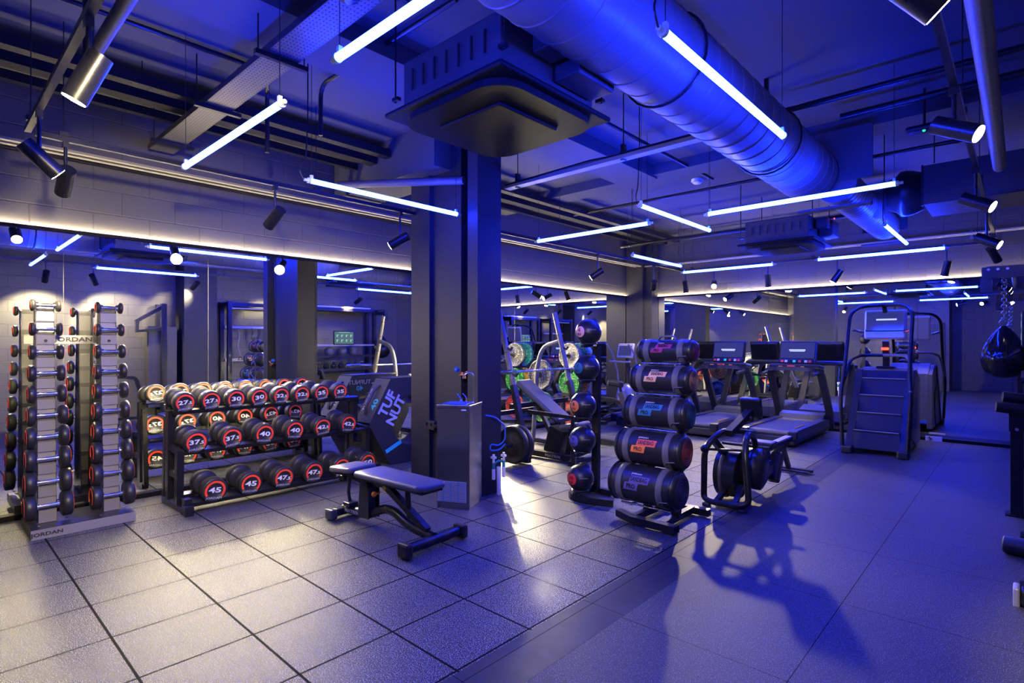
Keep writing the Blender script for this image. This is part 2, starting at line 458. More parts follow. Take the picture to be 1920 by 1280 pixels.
# beams under the ceiling
b = MB().box((-2.9, 6.35, CEIL - 0.06), (7.0, 0.35, 0.12)); struct('ceiling_beam', b, 'ceiling')
b = MB().box((-5.2, 3.72, CEIL - 0.22), (1.9, 0.5, 0.44)); struct('ceiling_beam', b, 'ceiling')
b = MB().box((-3.6, 3.2, CEIL - 0.07), (0.5, 6.2, 0.14)); struct('ceiling_beam', b, 'ceiling')
# door in the wall behind the camera (seen in the far mirrors)
b = MB().box((-2.25, -0.043, 1.02), (0.92, 0.02, 2.04)); d = struct('door_1', b, 'paint')
MB().box((0, 0, 0), (0.08, 0.02, 2.1)).build('door_frame', 'column', d, loc=(-1.76, -0.04, 1.04))
MB().box((0, 0, 0), (0.08, 0.02, 2.1)).build('door_frame', 'column', d, loc=(-2.74, -0.04, 1.04))
for z in (0.3, 1.0, 1.7): MB().box((0, 0, 0), (0.02, 0.01, 0.1)).build('hinge', 'chrome', d, loc=(-1.81, -0.028, z))
MB().cyl((-2.6, -0.03, 1.0), (-2.6, 0.03, 1.0), 0.01).cyl((-2.6, 0.03, 1.0), (-2.48, 0.03, 1.0), 0.01).build('door_handle', 'chrome', d)
t = thing('exit_sign', 'small green lit exit sign above the door, seen in the mirrors', 'sign', (-2.25, -0.04, 2.22))
MB().box((0, 0.015, 0), (0.34, 0.03, 0.13)).build('housing', 'dark', t)
MB().box((0, 0.032, 0), (0.32, 0.004, 0.11)).build('lit_face', 'sign', t)

# ---------------------------------------------------------------- blue tubes
TZ = 2.72
def tube_light(x, y, axis, label, L=1.5):
    t = thing('tube_light', label, 'tube light', (x, y, TZ), 0 if axis == 'x' else PI / 2, 'blue tube lights hung from the ceiling')
    MB().cyl((-L / 2, 0, 0), (L / 2, 0, 0), 0.019, n=14).build('glowing_tube', 'tube_glow', t)
    for s in (-1, 1):
        MB().cyl((s * L / 2, 0, 0), (s * (L / 2 + 0.02), 0, 0), 0.022, n=14).cyl((s * (L / 2 + .02), 0, 0), (s * (L / 2 + 0.05), 0, 0), 0.012, n=10)\
            .box((s * (L / 2 - .01), 0, .03), (.02, .02, .03)).build('end_cap', 'tube_cap', t)
        MB().cyl((s * (L / 2 - .01), 0, 0.03), (s * (L / 2 - .01), 0, CEIL - TZ), 0.0022, n=5).build('hanging_wire', 'black', t)
    if axis == 'y':
        MB().tube([(-L / 2 - .05, 0, 0), (-L / 2 - .09, 0, .06), (-L / 2 - .03, .01, .16), (-L / 2 - .02, 0, .5), (-L / 2 - .02, 0, CEIL - TZ)], 0.005, 6, fil=.05).build('power_cable', 'black', t)
for a in [(-1.45, 1.26, 'x', 'blue tube light cut by the top edge, above the cable tray'),
          (-3.60, 1.30, 'x', 'blue tube light under the lower end of the perforated cable tray'),
          (-4.03, 2.82, 'y', 'blue tube light ending just in front of the wide column'),
          (-1.06, 2.80, 'y', 'large blue tube light crossing below the big spiral duct'),
          (-3.62, 5.20, 'x', 'long blue tube light just right of the column, over the ball stand'),
          (-1.48, 5.22, 'x', 'blue tube light under the end of the big spiral duct'),
          (-2.55, 5.23, 'y', 'short-looking blue tube light slanting between the two long ones'),
          (-4.08, 7.70, 'y', 'blue tube light above the left wall corner, far back'),
          (-3.66, 9.25, 'x', 'farthest left blue tube light, in front of the far wall blocks'),
          (-1.50, 9.20, 'x', 'farthest right blue tube light, in front of the far wall blocks'),
          (-1.07, 7.70, 'y', 'short-looking blue tube light under the narrow duct')]:
    tube_light(*a)

# ---------------------------------------------------------------- lighting tracks and spots
KZ = 2.86
def track(label, p0, p1):
    p0, p1 = Vector(p0), Vector(p1); mid = (p0 + p1) / 2; L = (p1 - p0).length; ax = (p1 - p0).normalized()
    t = thing('lighting_track', label, 'lighting track', mid)
    s = (L, .034, .034) if abs(ax.x) > .5 else (.034, L, .034)
    MB().box((0, 0, 0), s).build('rail', 'black', t)
    n = max(2, int(L / 1.6) + 1)
    for k in range(n):
        q = ax * ((k / (n - 1) - .5) * (L - .3))
        if 6.9 < (mid + q).y < 8.0 and mid.x > -1: continue
        MB().cyl(q + Vector((0, 0, .017)), (q.x, q.y, CEIL - KZ), .0035, n=6).box(q + Vector((0, 0, .03)), (.05, .05, .03)).build('hanger', 'black', t)
track('black lighting track crossing the upper left corner of the picture', (-4.76, .50, KZ), (-.31, .50, KZ))
track('long black lighting track running along the left mirrors', (-4.80, .54, KZ), (-4.80, 10.0, KZ))
track('black lighting track along the far wall above the treadmills', (-4.76, 10.04, KZ), (-.31, 10.04, KZ))
track('black lighting track running away at the upper right of the picture', (-.27, .54, KZ), (-.27, 10.0, KZ))

def spot(label, x, y, z, aim, lit=True, power=60, angle=60, r=.048, blend=.35, show=True):
    t = thing('track_spotlight', label, 'spotlight', (x, y, KZ), group='black cylinder spotlights on the tracks')
    d = Vector(aim).normalized(); c = Vector((0, 0, z - KZ))
    MB().box((0, 0, -.035), (.05, .03, .045)).cyl((0, 0, -.04), (0, 0, z - KZ), .011, n=8).build('bracket', 'black', t)
    a = c - d * .10; e = c + d * .12
    MB().cyl(a, e, r, n=24).build('housing', 'black', t)
    MB().cyl(e, e + d * .003, r * .9, n=24).build('lens', 'lens' if lit else 'dark', t)
    if lit:
        ld = bpy.data.lights.new('spotlight_beam', 'SPOT'); ld.energy = power * SPOTS; ld.color = WARM; ld.spot_size = math.radians(angle)
        ld.spot_blend = blend; ld.shadow_soft_size = .06
        lo = bpy.data.objects.new('spotlight_beam', ld); COL.objects.link(lo); lo.parent = t
        lo.location = e + d * .065; lo.rotation_euler = d.to_track_quat('-Z', 'Y').to_euler()
    return t
# towards the left wall (their lit ends show in the mirrors)
spot('dark spotlight hanging at the left, over the tall dumbbell stand', -4.80, .70, 2.58, (-1, .0, -.66), power=560, angle=40, blend=.5)
spot('dark spotlight over the three-tier dumbbell rack', -4.80, 2.14, 2.57, (-1, -.16, -.68), power=880, angle=56, blend=.5)
spot('dark spotlight half hidden left of the wide column', -4.80, 3.46, 2.55, (-1, -.72, -.66), power=950, angle=50, blend=.6)
spot('spotlight right of the column, above the incline bench', -4.80, 7.13, 2.54, (-1, -.50, -.68), power=5600, angle=50, blend=.5)
spot('small spotlight near the corner column on the left track', -4.80, 8.9, 2.50, (-.62, .90, -.62), power=130)
# the near track at the upper left
spot('largest lit spotlight at the upper left', -2.90, .50, 2.60, (-.25, -.38, -.90), power=40, angle=60)
spot('lit spotlight at the far left, on the end of the crossing track', -4.27, .50, 2.57, (-.15, .90, -.80), power=18, angle=60)
spot('added fill spotlight, unseen above the frame, aimed at the dumbbell racks', -1.30, .50, 2.62, (-1, .28, -.28), power=330, angle=56)  # fill lamp added out of view to warm the fronts of the dumbbells
spot('added fill spotlight, unseen above the frame, aimed at the ball and sandbag stands', -.80, .50, 2.62, (-.50, 1, -.30), power=150, angle=44)  # second added fill lamp, out of view, brightens the ball and sandbag labels
# far track
spot('lit spotlight facing the camera in front of the far wall', -4.19, 10.04, 2.56, (.62, -1.6, -.80), power=300, angle=60)
spot('dark spotlight beside the corner column', -4.95 + .2, 10.04, 2.56, (-.1, .5, -1), power=20)
spot('thin spotlight on the far track above the middle treadmill', -3.24, 10.04, 2.56, (0, .22, -1), power=30)
spot('lit spotlight on the far track above the nearest treadmill', -2.18, 10.04, 2.55, (-.5, -.15, -.8), power=60)
spot('dark spotlight on the far track above the stair climber', -.80, 10.04, 2.55, (-.25, .25, -1), power=30)
# right-hand track towards the wall out of frame
spot('largest lit spotlight at the upper right', -.27, 3.79, 2.62, (.85, -.2, -.50), power=70)
spot('second lit spotlight on the right track, beside the air duct box', -.27, 5.67, 2.58, (.85, -.2, -.50), power=70)
spot('third lit spotlight on the right track, far back', -.27, 7.46, 2.52, (.85, -.2, -.50), power=70)
spot('dark spotlight at the far end of the right track', -.27, 9.3, 2.60, (.35, .6, -.75), lit=False)
spot('spotlight on the right track above the frame, nearest the camera', -.27, 1.5, 2.6, (.75, 0, -.8), power=230, angle=86)
spot('spotlight on the right track above the frame, lighting the wall beside the pilaster', -.27, 2.15, 2.6, (.75, .45, -.8), power=230, angle=86)

# ---------------------------------------------------------------- ducts and air units
def spiral(mb, y0, y1, r, pitch=.12):
    prof = []; h = 0; L = y1 - y0
    while h < L:
        prof += [(r, h), (r, h + .006), (r, min(L, h + pitch - .014)), (r, min(L, h + pitch - .008)), (r + .004, min(L, h + pitch - .006)), (r + .004, min(L, h + pitch - .002))]; h += pitch
    return prof
t = thing('spiral_duct', 'big round spiral-seamed air duct running under the ceiling', 'air duct', (-1.56, 0, 3.14))
MB().lathe(spiral(None, -.2, 6.05, .255, .19), (0, -.2, 0), (0, 1, 0), 40).build('round_duct', 'duct', t)
for y in (1.2, 3.0, 4.8):
    MB().box((0, y, .33), (.03, .03, .38)).torus((0, y, 0), .268, .008, (0, 1, 0)).build('duct_hanger', 'black', t)
t = thing('spiral_duct', 'narrower round duct continuing behind the big spiral duct', 'air duct', (-1.34, 6.1, 3.02))
MB().lathe(spiral(None, 0, 2.65, .175, .10), (0, .02, 0), (0, 1, 0), 32).build('round_duct', 'duct', t)
MB().cyl((.12, 1.25, 0), (.215, 1.25, .0), .155, n=28).build('branch_duct', 'duct', t)
for y, w in ((0.0, .62), (2.62, .50)):
    MB().box((0, y, w / 2 - .04), (w, .02, .56 if y else .5)).box((0, y - .05, -.24), (w, .10, .02)).build('wall_plate', 'ceiling', t)
t = thing('air_handling_box', 'rectangular air box with a flexible black sleeve at upper right', 'air unit', (-.76, 7.45, 3.10))
MB().box((.72, 0, 0), (1.42, .75, .40)).build('casing', 'paint', t)
MB().box((.0, -.36, 0), (.02, .03, .42)).build('flange', 'black', t)
sl = []
for k in range(9): sl.append((.16 + .05 * math.sin(k / 8 * PI) + .035 * (k > 2), k * .04))
MB().lathe(sl, (-.34, -.1, 0), (1, 0, 0), 24).build('flexible_sleeve', 'vinyl_black', t)
for x in (.1, 1.3): MB().cyl((x, -.4, .2), (x, -.4, CEIL - 3.05), .006, n=6).build('threaded_rod', 'black', t)
t = thing('wall_vent', 'small slatted vent on the far wall near the right edge', 'vent', (-.42, RY - .0, 3.08))
v = MB().box((0, 0, 0), (.30, .02, .14)); v.build('vent_frame', 'grey_metal', t)
v = MB()
for k in range(8): v.box((-.105 + .03 * k, -.012, 0), (.012, .012, .11))
v.build('slats', 'dark', t)

def cassette(x, y, label, pipes=True):
    t = thing('ceiling_air_conditioner', label, 'air conditioner', (x, y, 2.80), group='ceiling cassette air conditioners')
    MB().box((0, 0, .18), (.80, .80, .30), bev=.01).build('casing', 'paint', t)
    v = MB()
    for k in range(7):
        v.box((-.41, -.3 + k * .1, .2), (.006, .012, .12)).box((-.3 + k * .1, -.41, .2), (.012, .006, .12))
    tag(v.build('casing_slots', 'black', t), kind='stuff')
    MB().box((0, 0, .015), (.96, .96, .03), bev=.012).build('cover_panel', 'dark', t)
    poly = []
    for cx, cy, a0 in ((.26, .26, 0), (-.26, .26, 90), (-.26, -.26, 180), (.26, -.26, 270)):
        for k in range(7):
            a = math.radians(a0 + k * 15); poly.append((cx + .17 * math.cos(a), cy + .17 * math.sin(a)))
    MB().prism(poly, (0, 0, -.018), (1, 0, 0), (0, 1, 0), .04).build('outlet_ring', 'dark', t)
    for s in (-1, 1):
        MB().box((0, s * .40, -.012), (.52, .055, .016), (s * .5, 0, 0)).build('air_flap', 'plastic', t)
        MB().box((s * .40, 0, -.012), (.055, .52, .016), (0, -s * .5, 0)).build('air_flap', 'plastic', t)
    MB().box((0, 0, -.045), (.50, .50, .02), bev=.008).build('intake_grille', 'dark', t)
    MB().box((.50, .18, .20), (.17, .34, .20), bev=.01).box((.50, -.12, .24), (.13, .16, .14), bev=.01).build('control_box', 'paint', t)
    if pipes: MB().tube([(.40, .1, .3), (.62, .1, .3), (.72, .3, .3), (.72, .55, .42), (.72, .7, .86)], .035, 10, fil=.1)\
        .tube([(.42, -.1, .27), (.56, -.1, .32), (.6, .1, .40), (.58, .3, .86)], .02, 8, fil=.06).build('lagged_pipes', 'black', t)
    MB().sphere((.60, .02, .31), .009, 8).build('indicator_lamp', 'indicator', t)
    for sx in (-1, 1):
        for sy in (-1, 1):
            MB().cyl((sx * .45, sy * .42, .1), (sx * .45, sy * .42, CEIL - 2.8), .006, n=6).box((sx * .44, sy * .42, .12), (.05, .03, .02)).build('threaded_rod', 'black', t)
cassette(-2.30, 2.37, 'large ceiling air conditioner with a dark square grille, in front of the column')
cassette(-2.42, 8.20, 'distant ceiling air conditioner above the treadmills', False)

# ---------------------------------------------------------------- trays, trunking, pipes
M['tray'] = dots_mat('perforated_tray_metal', (0.13, 0.13, 0.14))
M['slab'] = mat('tray_grey', (0.26, 0.25, 0.23), 0.5)
t = thing('cable_tray', 'perforated cable tray running down to the left wall at upper left', 'cable tray', (-3.99, 1.60, 3.30))
MB().box((0, 0, 0), (4.1, .20, .004)).build('tray_bed', 'tray', t)
MB().box((0, .10, .02), (4.1, .006, .045)).box((0, -.10, .02), (4.1, .006, .045)).build('tray_sides', 'graphite', t)
for x in (-1.7, -.6, .5, 1.6):
    v = MB().box((x, 0, -.02), (.035, .34, .03))
    for s in (-1, 1): v.cyl((x, s * .15, -.02), (x, s * .15, CEIL - 3.30), .005, n=6)
    v.build('support_bracket', 'black', t)
MB().tube([(-2.0, .03, .02), (-1, .05, .02), (1, 0, .02), (2.0, .04, .02)], .018, 8).tube([(-2.0, -.04, .02), (2.0, -.05, .02)], .014, 8).build('cables', 'black', t)
for i, (x, y) in enumerate([(-2.52, 1.50), (-2.34, 1.42)]):
    t = thing('sensor_head', ['round black sensor head under the tray, nearer the column', 'round black sensor head under the tray, higher in the picture'][i], 'sensor', (x, y, 3.24))
    MB().lathe([(.02, .05), (.06, .045), (.065, 0), (.05, -.02), (0, -.025)], n=20).build('body', 'black', t)
    MB().sphere((0, 0, -.025), .022, 12).build('sensor_lens', 'tube_cap', t)
t = thing('cable_ladder', 'pale cable tray along the top of the left wall', 'cable tray', (-5.92, 5.1, 3.06))
MB().box((0, 0, 0), (.05, 10.2, .02)).box((.11, 0, 0), (.05, 10.2, .02)).build('side_rails', 'slab', t)
v = MB()
for k in range(40): v.box((.055, -5 + k * .255, 0), (.07, .03, .01))
v.build('rungs', 'black', t)
t = thing('cable_ladder', 'pale cable tray along the top of the far wall', 'cable tray', (-2.8, 10.33, 3.06))
MB().box((0, 0, 0), (6.4, .05, .02)).box((0, .11, 0), (6.4, .05, .02)).build('side_rails', 'slab', t)
for i, (x, w, h) in enumerate([(-5.30, .13, .10), (-5.02, .10, .08), (-5.66, .07, .07)]):
    t = thing('ceiling_trunking', ['widest dark trunking under the ceiling along the left wall', 'dark trunking under the ceiling farthest from the left wall',
                                   'thin dark trunking under the ceiling closest to the left wall'][i], 'trunking', (x, 5.1, 3.5))
    MB().box((0, 0, 0), (w, 10.3, h)).build('channel', 'black', t)
    for y in (-3.9, -1.2, 1.5, 4.2): MB().cyl((0, y, h / 2), (0, y, .16), .005, n=6).build('threaded_rod', 'black', t)
t = thing('cable_tray', 'narrow tray with a drooping cable right of the column top', 'cable tray', (-2.92, 4.22, 3.08))
MB().box((0, 0, 0), (2.1, .09, .004)).box((0, .045, .015), (2.1, .004, .03)).box((0, -.045, .015), (2.1, .004, .03)).build('tray_bed', 'slab', t)
MB().tube([(-1.04, -.03, .03), (-.6, -.03, .035), (0, -.02, .05), (.5, 0, .03), (1.04, .02, .05)], .02, 8).tube([(-1.04, .02, .03), (1.04, .0, .03)], .012, 6).build('cables', 'black', t)
for x in (-.9, .35): MB().box((x, 0, .06), (.03, .05, .14)).cyl((x, 0, .1), (x, 0, CEIL - 3.08), .005, n=6).build('support_bracket', 'black', t)
def pipe(label, pts, r, m='paint', name='conduit_pipe', fil=.12):
    o = Vector(pts[0]); t = MB().tube([Vector(p) - o for p in pts], r, 10, fil=fil).build(name, m, loc=o)
    return tag(t, label, 'pipe')
pipe('blue-lit pipe running alongside the near track at upper left', [(-4.2, .64, 2.99), (-1.95, .64, 2.99)], .032)
pipe('short vertical pipe stub at the far upper left', [(-4.18, .72, 3.0), (-4.18, .72, 3.66)], .03, 'black')
pipe('thin black conduit bending down below the left ceiling', [(-4.4, .2, 3.62), (-4.4, 1.9, 3.62), (-4.75, 2.05, 3.62), (-4.75, 2.05, 3.1)], .018, 'black')
pipe('thin black conduit beside the perforated tray', [(-2.6, 2.3, 3.62), (-4.3, 2.3, 3.62), (-4.3, 2.3, 3.2)], .018, 'black')
pipe('pale pipe meeting the column top from the left', [(-3.98, 3.62, 3.05), (-5.5, 3.15, 3.2)], .04, 'duct')
pipe('upper dark pipe crossing the ceiling right of the duct', [(-3.2, 5.17, 3.5), (.55, 5.17, 3.5)], .025, 'black')
pipe('lower dark pipe crossing the ceiling right of the duct', [(-1.2, 5.65, 3.5), (.55, 5.65, 3.5)], .03, 'black')
pipe('broad pipe beside the right lighting track', [(-.15, .3, 3.05), (-.15, 6.6, 3.05)], .05, 'duct')
pipe('dark pipe on the far ceiling above the treadmills', [(-5.5, 7.1, 3.5), (-.3, 7.1, 3.5)], .022, 'black')
pipe('dark pipe on the ceiling running away beside the big duct', [(-2.9, 3.4, 3.56), (-2.9, 6.9, 3.56)], .02, 'black')
pipe('dark pipe on the far ceiling nearer the wall', [(-5.6, 9.1, 3.3), (-1.2, 9.1, 3.3)], .03, 'black')
pipe('dark vertical pipe in the column recess', [(-3.99, 3.74, 1.15), (-3.99, 3.74, 3.62)], .035, 'black')
t = thing('smoke_detector', 'small white smoke detector on the ceiling', 'smoke detector', (-3.19, 7.1, CEIL))
MB().lathe([(.075, 0), (.08, -.03), (.05, -.06), (0, -.065)], n=24).build('body', 'white', t)
MB().torus((0, 0, -.04), .066, .004).build('vent_slot', 'dark', t)
t = thing('ceiling_sensor', 'dark ceiling sensor with a green light near the right track', 'sensor', (-.62, 5.9, 3.32))
MB().box((0, 0, 0), (.26, .12, .05), bev=.02).cyl((0, 0, 0), (0, 0, .34), .01).build('body', 'black', t)
MB().sphere((0, -.03, -.028), .012, 8).build('indicator_lamp', 'green_led', t)

# ---------------------------------------------------------------- dumbbells
def dumbbell(label, group, r, hl, th, loc, along, num=None, rim=True, tilt=0.0):
    """r head radius, hl half handle length, th head thickness; 'along' the axis the dumbbell lies on"""
    t = thing('dumbbell', label, 'dumbbell', loc, group=group)
    ax = Vector(along).normalized(); side = Vector((0, 0, 1)).cross(ax).normalized()
    MB().lathe([(.0135, -hl - .01), (.0145, -hl * .6), (.0165, 0), (.0145, hl * .6), (.0135, hl + .01)], (0, 0, 0), ax, 14).build('handle', 'chrome' if num is None else 'graphite', t)
    for s in (-1, 1):
        d = ax * s; b = .012
        h = MB().lathe([(r * .35, hl), (r * .82, hl + .006), (r, hl + b + .006), (r, hl + th - b), (r * .93, hl + th - .003), (r * .80, hl + th), (r * .78, hl + th - .004), (0, hl + th - .004)], (0, 0, 0), d, 30).build('weight_head', 'head', t)
        MB().lathe([(.024, hl - .012), (.024, hl + .004)], (0, 0, 0), d, 14).build('collar', 'chrome', h)
        # the coloured ring, open at the bottom where the name is
        up = Vector((math.sin(tilt) * side.x, math.sin(tilt) * side.y, math.cos(tilt))); rt = up.cross(d).normalized(); up = d.cross(rt).normalized()
        o = d * (hl + th); R0, R1 = r * .63, r * .80; v = []; n = 26
        for k in range(n + 1):
            a = math.radians(-38 + 256 * k / n)
            e = rt * math.cos(a) + up * math.sin(a); v += [o + e * R0 + d * .0015, o + e * R1 + d * .0015]
        m = MB(); m.add(v, [(2 * k, 2 * k + 1, 2 * k + 3, 2 * k + 2) for k in range(n)])
        m.add([x - d * .004 for x in v], [(2 * k, 2 * k + 2, 2 * k + 3, 2 * k + 1) for k in range(n)])
        m.f += [(2 * k, 2 * k + 2, 2 * k + 2 + 2 * (n + 1), 2 * k + 2 * (n + 1)) for k in range(n)] + [(2 * k + 1, 2 * k + 3, 2 * k + 3 + 2 * (n + 1), 2 * k + 1 + 2 * (n + 1)) for k in range(n)]; m.sm += [False] * 2 * n
        m.build('coloured_ring', 'red', h)
        if num:
            if num.endswith('.5'):
                text('weight_number', num[:-2], r * .54, 'white', h, o + d * .001 + up * r * .02 - rt * r * .17, rt, up, 1.6, bold=.0015 * r / .1)
                text('weight_number', '.5', r * .36, 'white', h, o + d * .001 - up * r * .06 + rt * r * .43, rt, up, 1.4, bold=.001 * r / .1)
            else:
                text('weight_number', num, r * .58, 'white', h, o + d * .001 + up * r * .02, rt, up, 1.7, bold=.0015 * r / .1)
            text('brand_lettering', 'JORDAN', r * .24, 'grey_print', h, o + d * .001 - up * r * .62, rt, up, 1.35, bold=.0004)
    return t

# ---- tall two-tower stand with ten pairs
STX = -5.50
t = thing('dumbbell_stand', 'tall two-tower dumbbell stand on a grey wedge base at the left', 'dumbbell stand', (STX, .915, 0))
M['stand_face'] = mat('stand_face_metal', (0.24, 0.225, 0.215), 0.45, 0.1, 0.05)
base = MB().prism([(-.44, 0), (.10, 0), (.10, .075), (.0, .085), (-.44, .06)], (0, 0, 0), (1, 0, 0), (0, 0, 1), .66).build('base', 'graphite', t)
MB().box((.101, 0, .038), (.004, .66, .072)).build('base_front', 'stand_face', base)
text('brand_lettering', 'JORDAN', .036, 'dark_print', base, (.104, -.235, .036), (0, 1, 0), (0, 0, 1), 1.35, bold=.0012)
for k in range(8): MB().cyl((-.05 + .12 * (k % 2), (-.28, -.1, .1, .28)[k // 2], .085), (-.05 + .12 * (k % 2), (-.28, -.1, .1, .28)[k // 2], .093), .009, n=8).build('bolt', 'chrome', base)
zz = [.22, .40, .575, .745, .91, 1.075, 1.235, 1.40, 1.58, 1.765]
def tower_x(z): return -.02 - .14 * (z / 1.8)
TY = (-.215, .195)
for ty in TY:
    f = MB(); s_ = MB(); prof = [(-.42, .06), (tower_x(.08) - .02, .08)]
    for i, z in enumerate(zz):
        x = tower_x(z)
        f.prism([(x - .035, z - .03), (x - .005, z - .045), (x - .005, z - .12 if i else .085), (x - .02, z - .12 if i else .085)], (0, ty, 0), (1, 0, 0), (0, 0, 1), .108)
        f.prism([(x - .06, z + .012), (x - .035, z + .012), (x - .018, z - .028), (x - .04, z - .03)], (0, ty, 0), (1, 0, 0), (0, 0, 1), .108)
    f.prism([(tower_x(.08) - .03, .08), (tower_x(1.74) - .03, 1.74), (tower_x(1.74) - .04, 1.74), (tower_x(.08) - .04, .08)], (0, ty, 0), (1, 0, 0), (0, 0, 1), .108)
    f.build('tower_face', 'stand_face', t)
    s_.prism([(-.40, .07), (tower_x(.08) - .03, .07), (tower_x(1.75) - .03, 1.78), (-.27, 1.76)], (0, ty - .055, 0), (1, 0, 0), (0, 0, 1), .006)
    s_.prism([(-.40, .07), (tower_x(.08) - .03, .07), (tower_x(1.75) - .03, 1.78), (-.27, 1.76)], (0, ty + .055, 0), (1, 0, 0), (0, 0, 1), .006)
    s_.build('tower_sides', 'black', t)
    MB().cyl((tower_x(1.5) - .04, ty, 1.49), (tower_x(1.5) + .004, ty, 1.49), .011, n=12).build('face_bolt', 'black', t)
bk = MB().box((-.34, -.01, 1.50), (.02, .50, .07)).build('back_panel', 'stand_face', t)
text('brand_lettering', 'JORDAN', .05, 'dark_print', bk, (-.328, -.01, 1.5), (0, 1, 0), (0, 0, 1), 1.3, bold=.0012)
text('brand_lettering', 'JORDAN', .05, 'dark_print', bk, (-.352, -.01, 1.5), (0, -1, 0), (0, 0, 1), 1.3, bold=.0012)
ORD = ['lowest', 'second from the bottom', 'third from the bottom', 'fourth from the bottom', 'fifth from the bottom', 'fifth from the top', 'fourth from the top', 'third from the top', 'second from the top', 'topmost']
for ti, ty in enumerate(TY):
    for i, z in enumerate(zz):
        q = i / 9; r = .098 - .050 * q; hl = .068 - .012 * q; th = .078 - .042 * q
        dumbbell(f"{('largest ' if i == 0 else 'smallest ' if i == 9 else '')}chrome-handled dumbbell, {ORD[i]} in the {('left', 'right')[ti]} column of the tall stand", 'dumbbells on the tall stand',
                 r, hl, th, (STX + tower_x(z) + .018, .915 + ty, z), (0, 1, 0))

# ---- three-tier rack with the heavy pairs
RX, Ry0, Ry1 = -5.2, 1.58, 3.46
t = thing('dumbbell_rack', 'black three-tier dumbbell rack standing in front of the mirror', 'dumbbell rack', (RX, Ry0, 0))
W = Ry1 - Ry0
for yy in (.0, W):
    v = MB()
    v.box((-.02, yy, .045), (.10, .07, .09), bev=.006).box((-.34, yy, .03), (.62, .06, .05), bev=.005)
    v.tube([(-.04, yy, .06), (-.04, yy, .14)], 0, flat=(.06, .07)).tube([(-.26, yy, .04), (-.24, yy, .53)], 0, flat=(.055, .075))
    v.tube([(-.52, yy, .04), (-.50, yy, .86)], 0, flat=(.055, .085)).tube([(-.66, yy, .04), (-.60, yy, .8)], 0, flat=(.04, .05))
    v.tube([(-.25, yy, .30), (-.51, yy, .30)], 0, flat=(.04, .05)).tube([(-.24, yy, .51), (-.51, yy, .53)], 0, flat=(.04, .05))
    v.build('side_frame', 'black', t)
for nm, x, z in (('lower_shelf', -.13, .095), ('middle_shelf', -.36, .50), ('upper_shelf', -.54, .845)):
    v = MB()
    v.box((x + .115, W / 2, z + .0), (.05, W, .035), (0, .25, 0)).box((x - .115, W / 2, z + .03), (.05, W, .035), (0, .25, 0))
    v.box((x, W / 2, z + .0), (.20, W, .006), (0, .13, 0))
    s = v.build(nm, 'black', t)
    n = 8 if nm[0] == 'u' else 6; sp = .222 if n == 8 else .305
    c0 = .085 if n == 8 else (.12 if nm[0] == 'm' else .19)
    c = MB()
    for k in range(n):
        for dx in (-.08, .08):
            c.torus((x + dx, c0 + k * sp, z + .115), .102, .008, (1, 0, 0), 12, 6, math.radians(50), math.radians(130)) if False else c.box((x + dx, c0 + k * sp, z + .013 - dx * .12), (.03, .15, .012))
    tag(c.build('cradles', 'rubber', s), kind='stuff')
ORDL = ['leftmost', 'second from the left', 'third from the left', 'fourth from the left', 'fifth from the left', 'sixth from the left', 'seventh from the left', 'eighth, rightmost']
for tier, x, z, y0, sp, r, names in (('top', RX - .53, .945, 1.665, .2215, .093, ['27.5', '30', '32.5', '35']), ('middle', RX - .35, .605, 1.70, .302, .102, ['37.5', '40', '42.5']), ('bottom', RX - .12, .205, 1.775, .305, .106, ['45', '47.5', '50'])):
    for i, nme in enumerate(names):
        for k in range(2):
            q = i * 2 + k
            dumbbell(f"red-ringed {nme} dumbbell, {ORDL[q] if q < len(names) * 2 - 1 else 'rightmost'} on the {tier} shelf of the rack", 'heavy dumbbells on the three-tier rack', r, .062, .098 + .006 * (tier != 'top'), (x, y0 + q * sp, z), (1, 0, -.10), nme, tilt=random.uniform(-.16, .10) if tier == 'top' or random.random() < .4 else .12)

# ---------------------------------------------------------------- adjustable bench
t = thing('weight_bench', 'black adjustable weight bench with grey padding, in the middle foreground', 'bench', (-3.7, 2.50, 0), math.radians(3))
def pad(mb, poly_top, th, bev=.02):
    pass
def slab(c, size, rot, bev): return MB().box(c, size, rot, bev)
bp = MB().prism([(-.40, -.12), (-.37, -.15), (.36, -.135), (.41, -.10), (.41, .10), (.36, .135), (-.37, .15), (-.40, .12)], (.20, 0, .435), (1, 0, .0), (0, 1, 0), .045, (0, 0, 1)).build('backrest', 'vinyl', t)
b2 = bp.modifiers.new('round', 'BEVEL'); b2.width = .018; b2.segments = 3
for f in bp.data.polygons: f.use_smooth = True
MB().prism([(-.38, -.11), (.38, -.10), (.38, .10), (-.38, .11)], (.20, 0, .402), (1, 0, 0), (0, 1, 0), .02, (0, 0, 1)).build('backing_board', 'plastic', bp)
sp_ = MB().prism([(-.15, -.125), (-.11, -.15), (.13, -.14), (.155, -.12), (.155, .12), (.13, .14), (-.11, .15), (-.15, .125)], (-.40, 0, .435), (1, 0, .07), (0, 1, 0), .045, (-.07, 0, 1)).build('seat', 'vinyl', t)
b2 = sp_.modifiers.new('round', 'BEVEL'); b2.width = .018; b2.segments = 3
for f in sp_.data.polygons: f.use_smooth = True
MB().box((-.40, 0, .402), (.27, .2, .02), (0, -.07, 0)).build('backing_board', 'plastic', sp_)
fr = MB().tube([(-.52, 0, .075), (-.20, 0, .085), (.10, 0, .20), (.32, 0, .10), (.60, 0, .075)], .036, 14, fil=.14).build('frame', 'black', t)
text('brand_lettering', 'MATRIX', .036, 'grey_print', fr, (-.36, -.0385, .08), (1, 0, .02), (0, 0, 1), 1.5, bold=.0006)
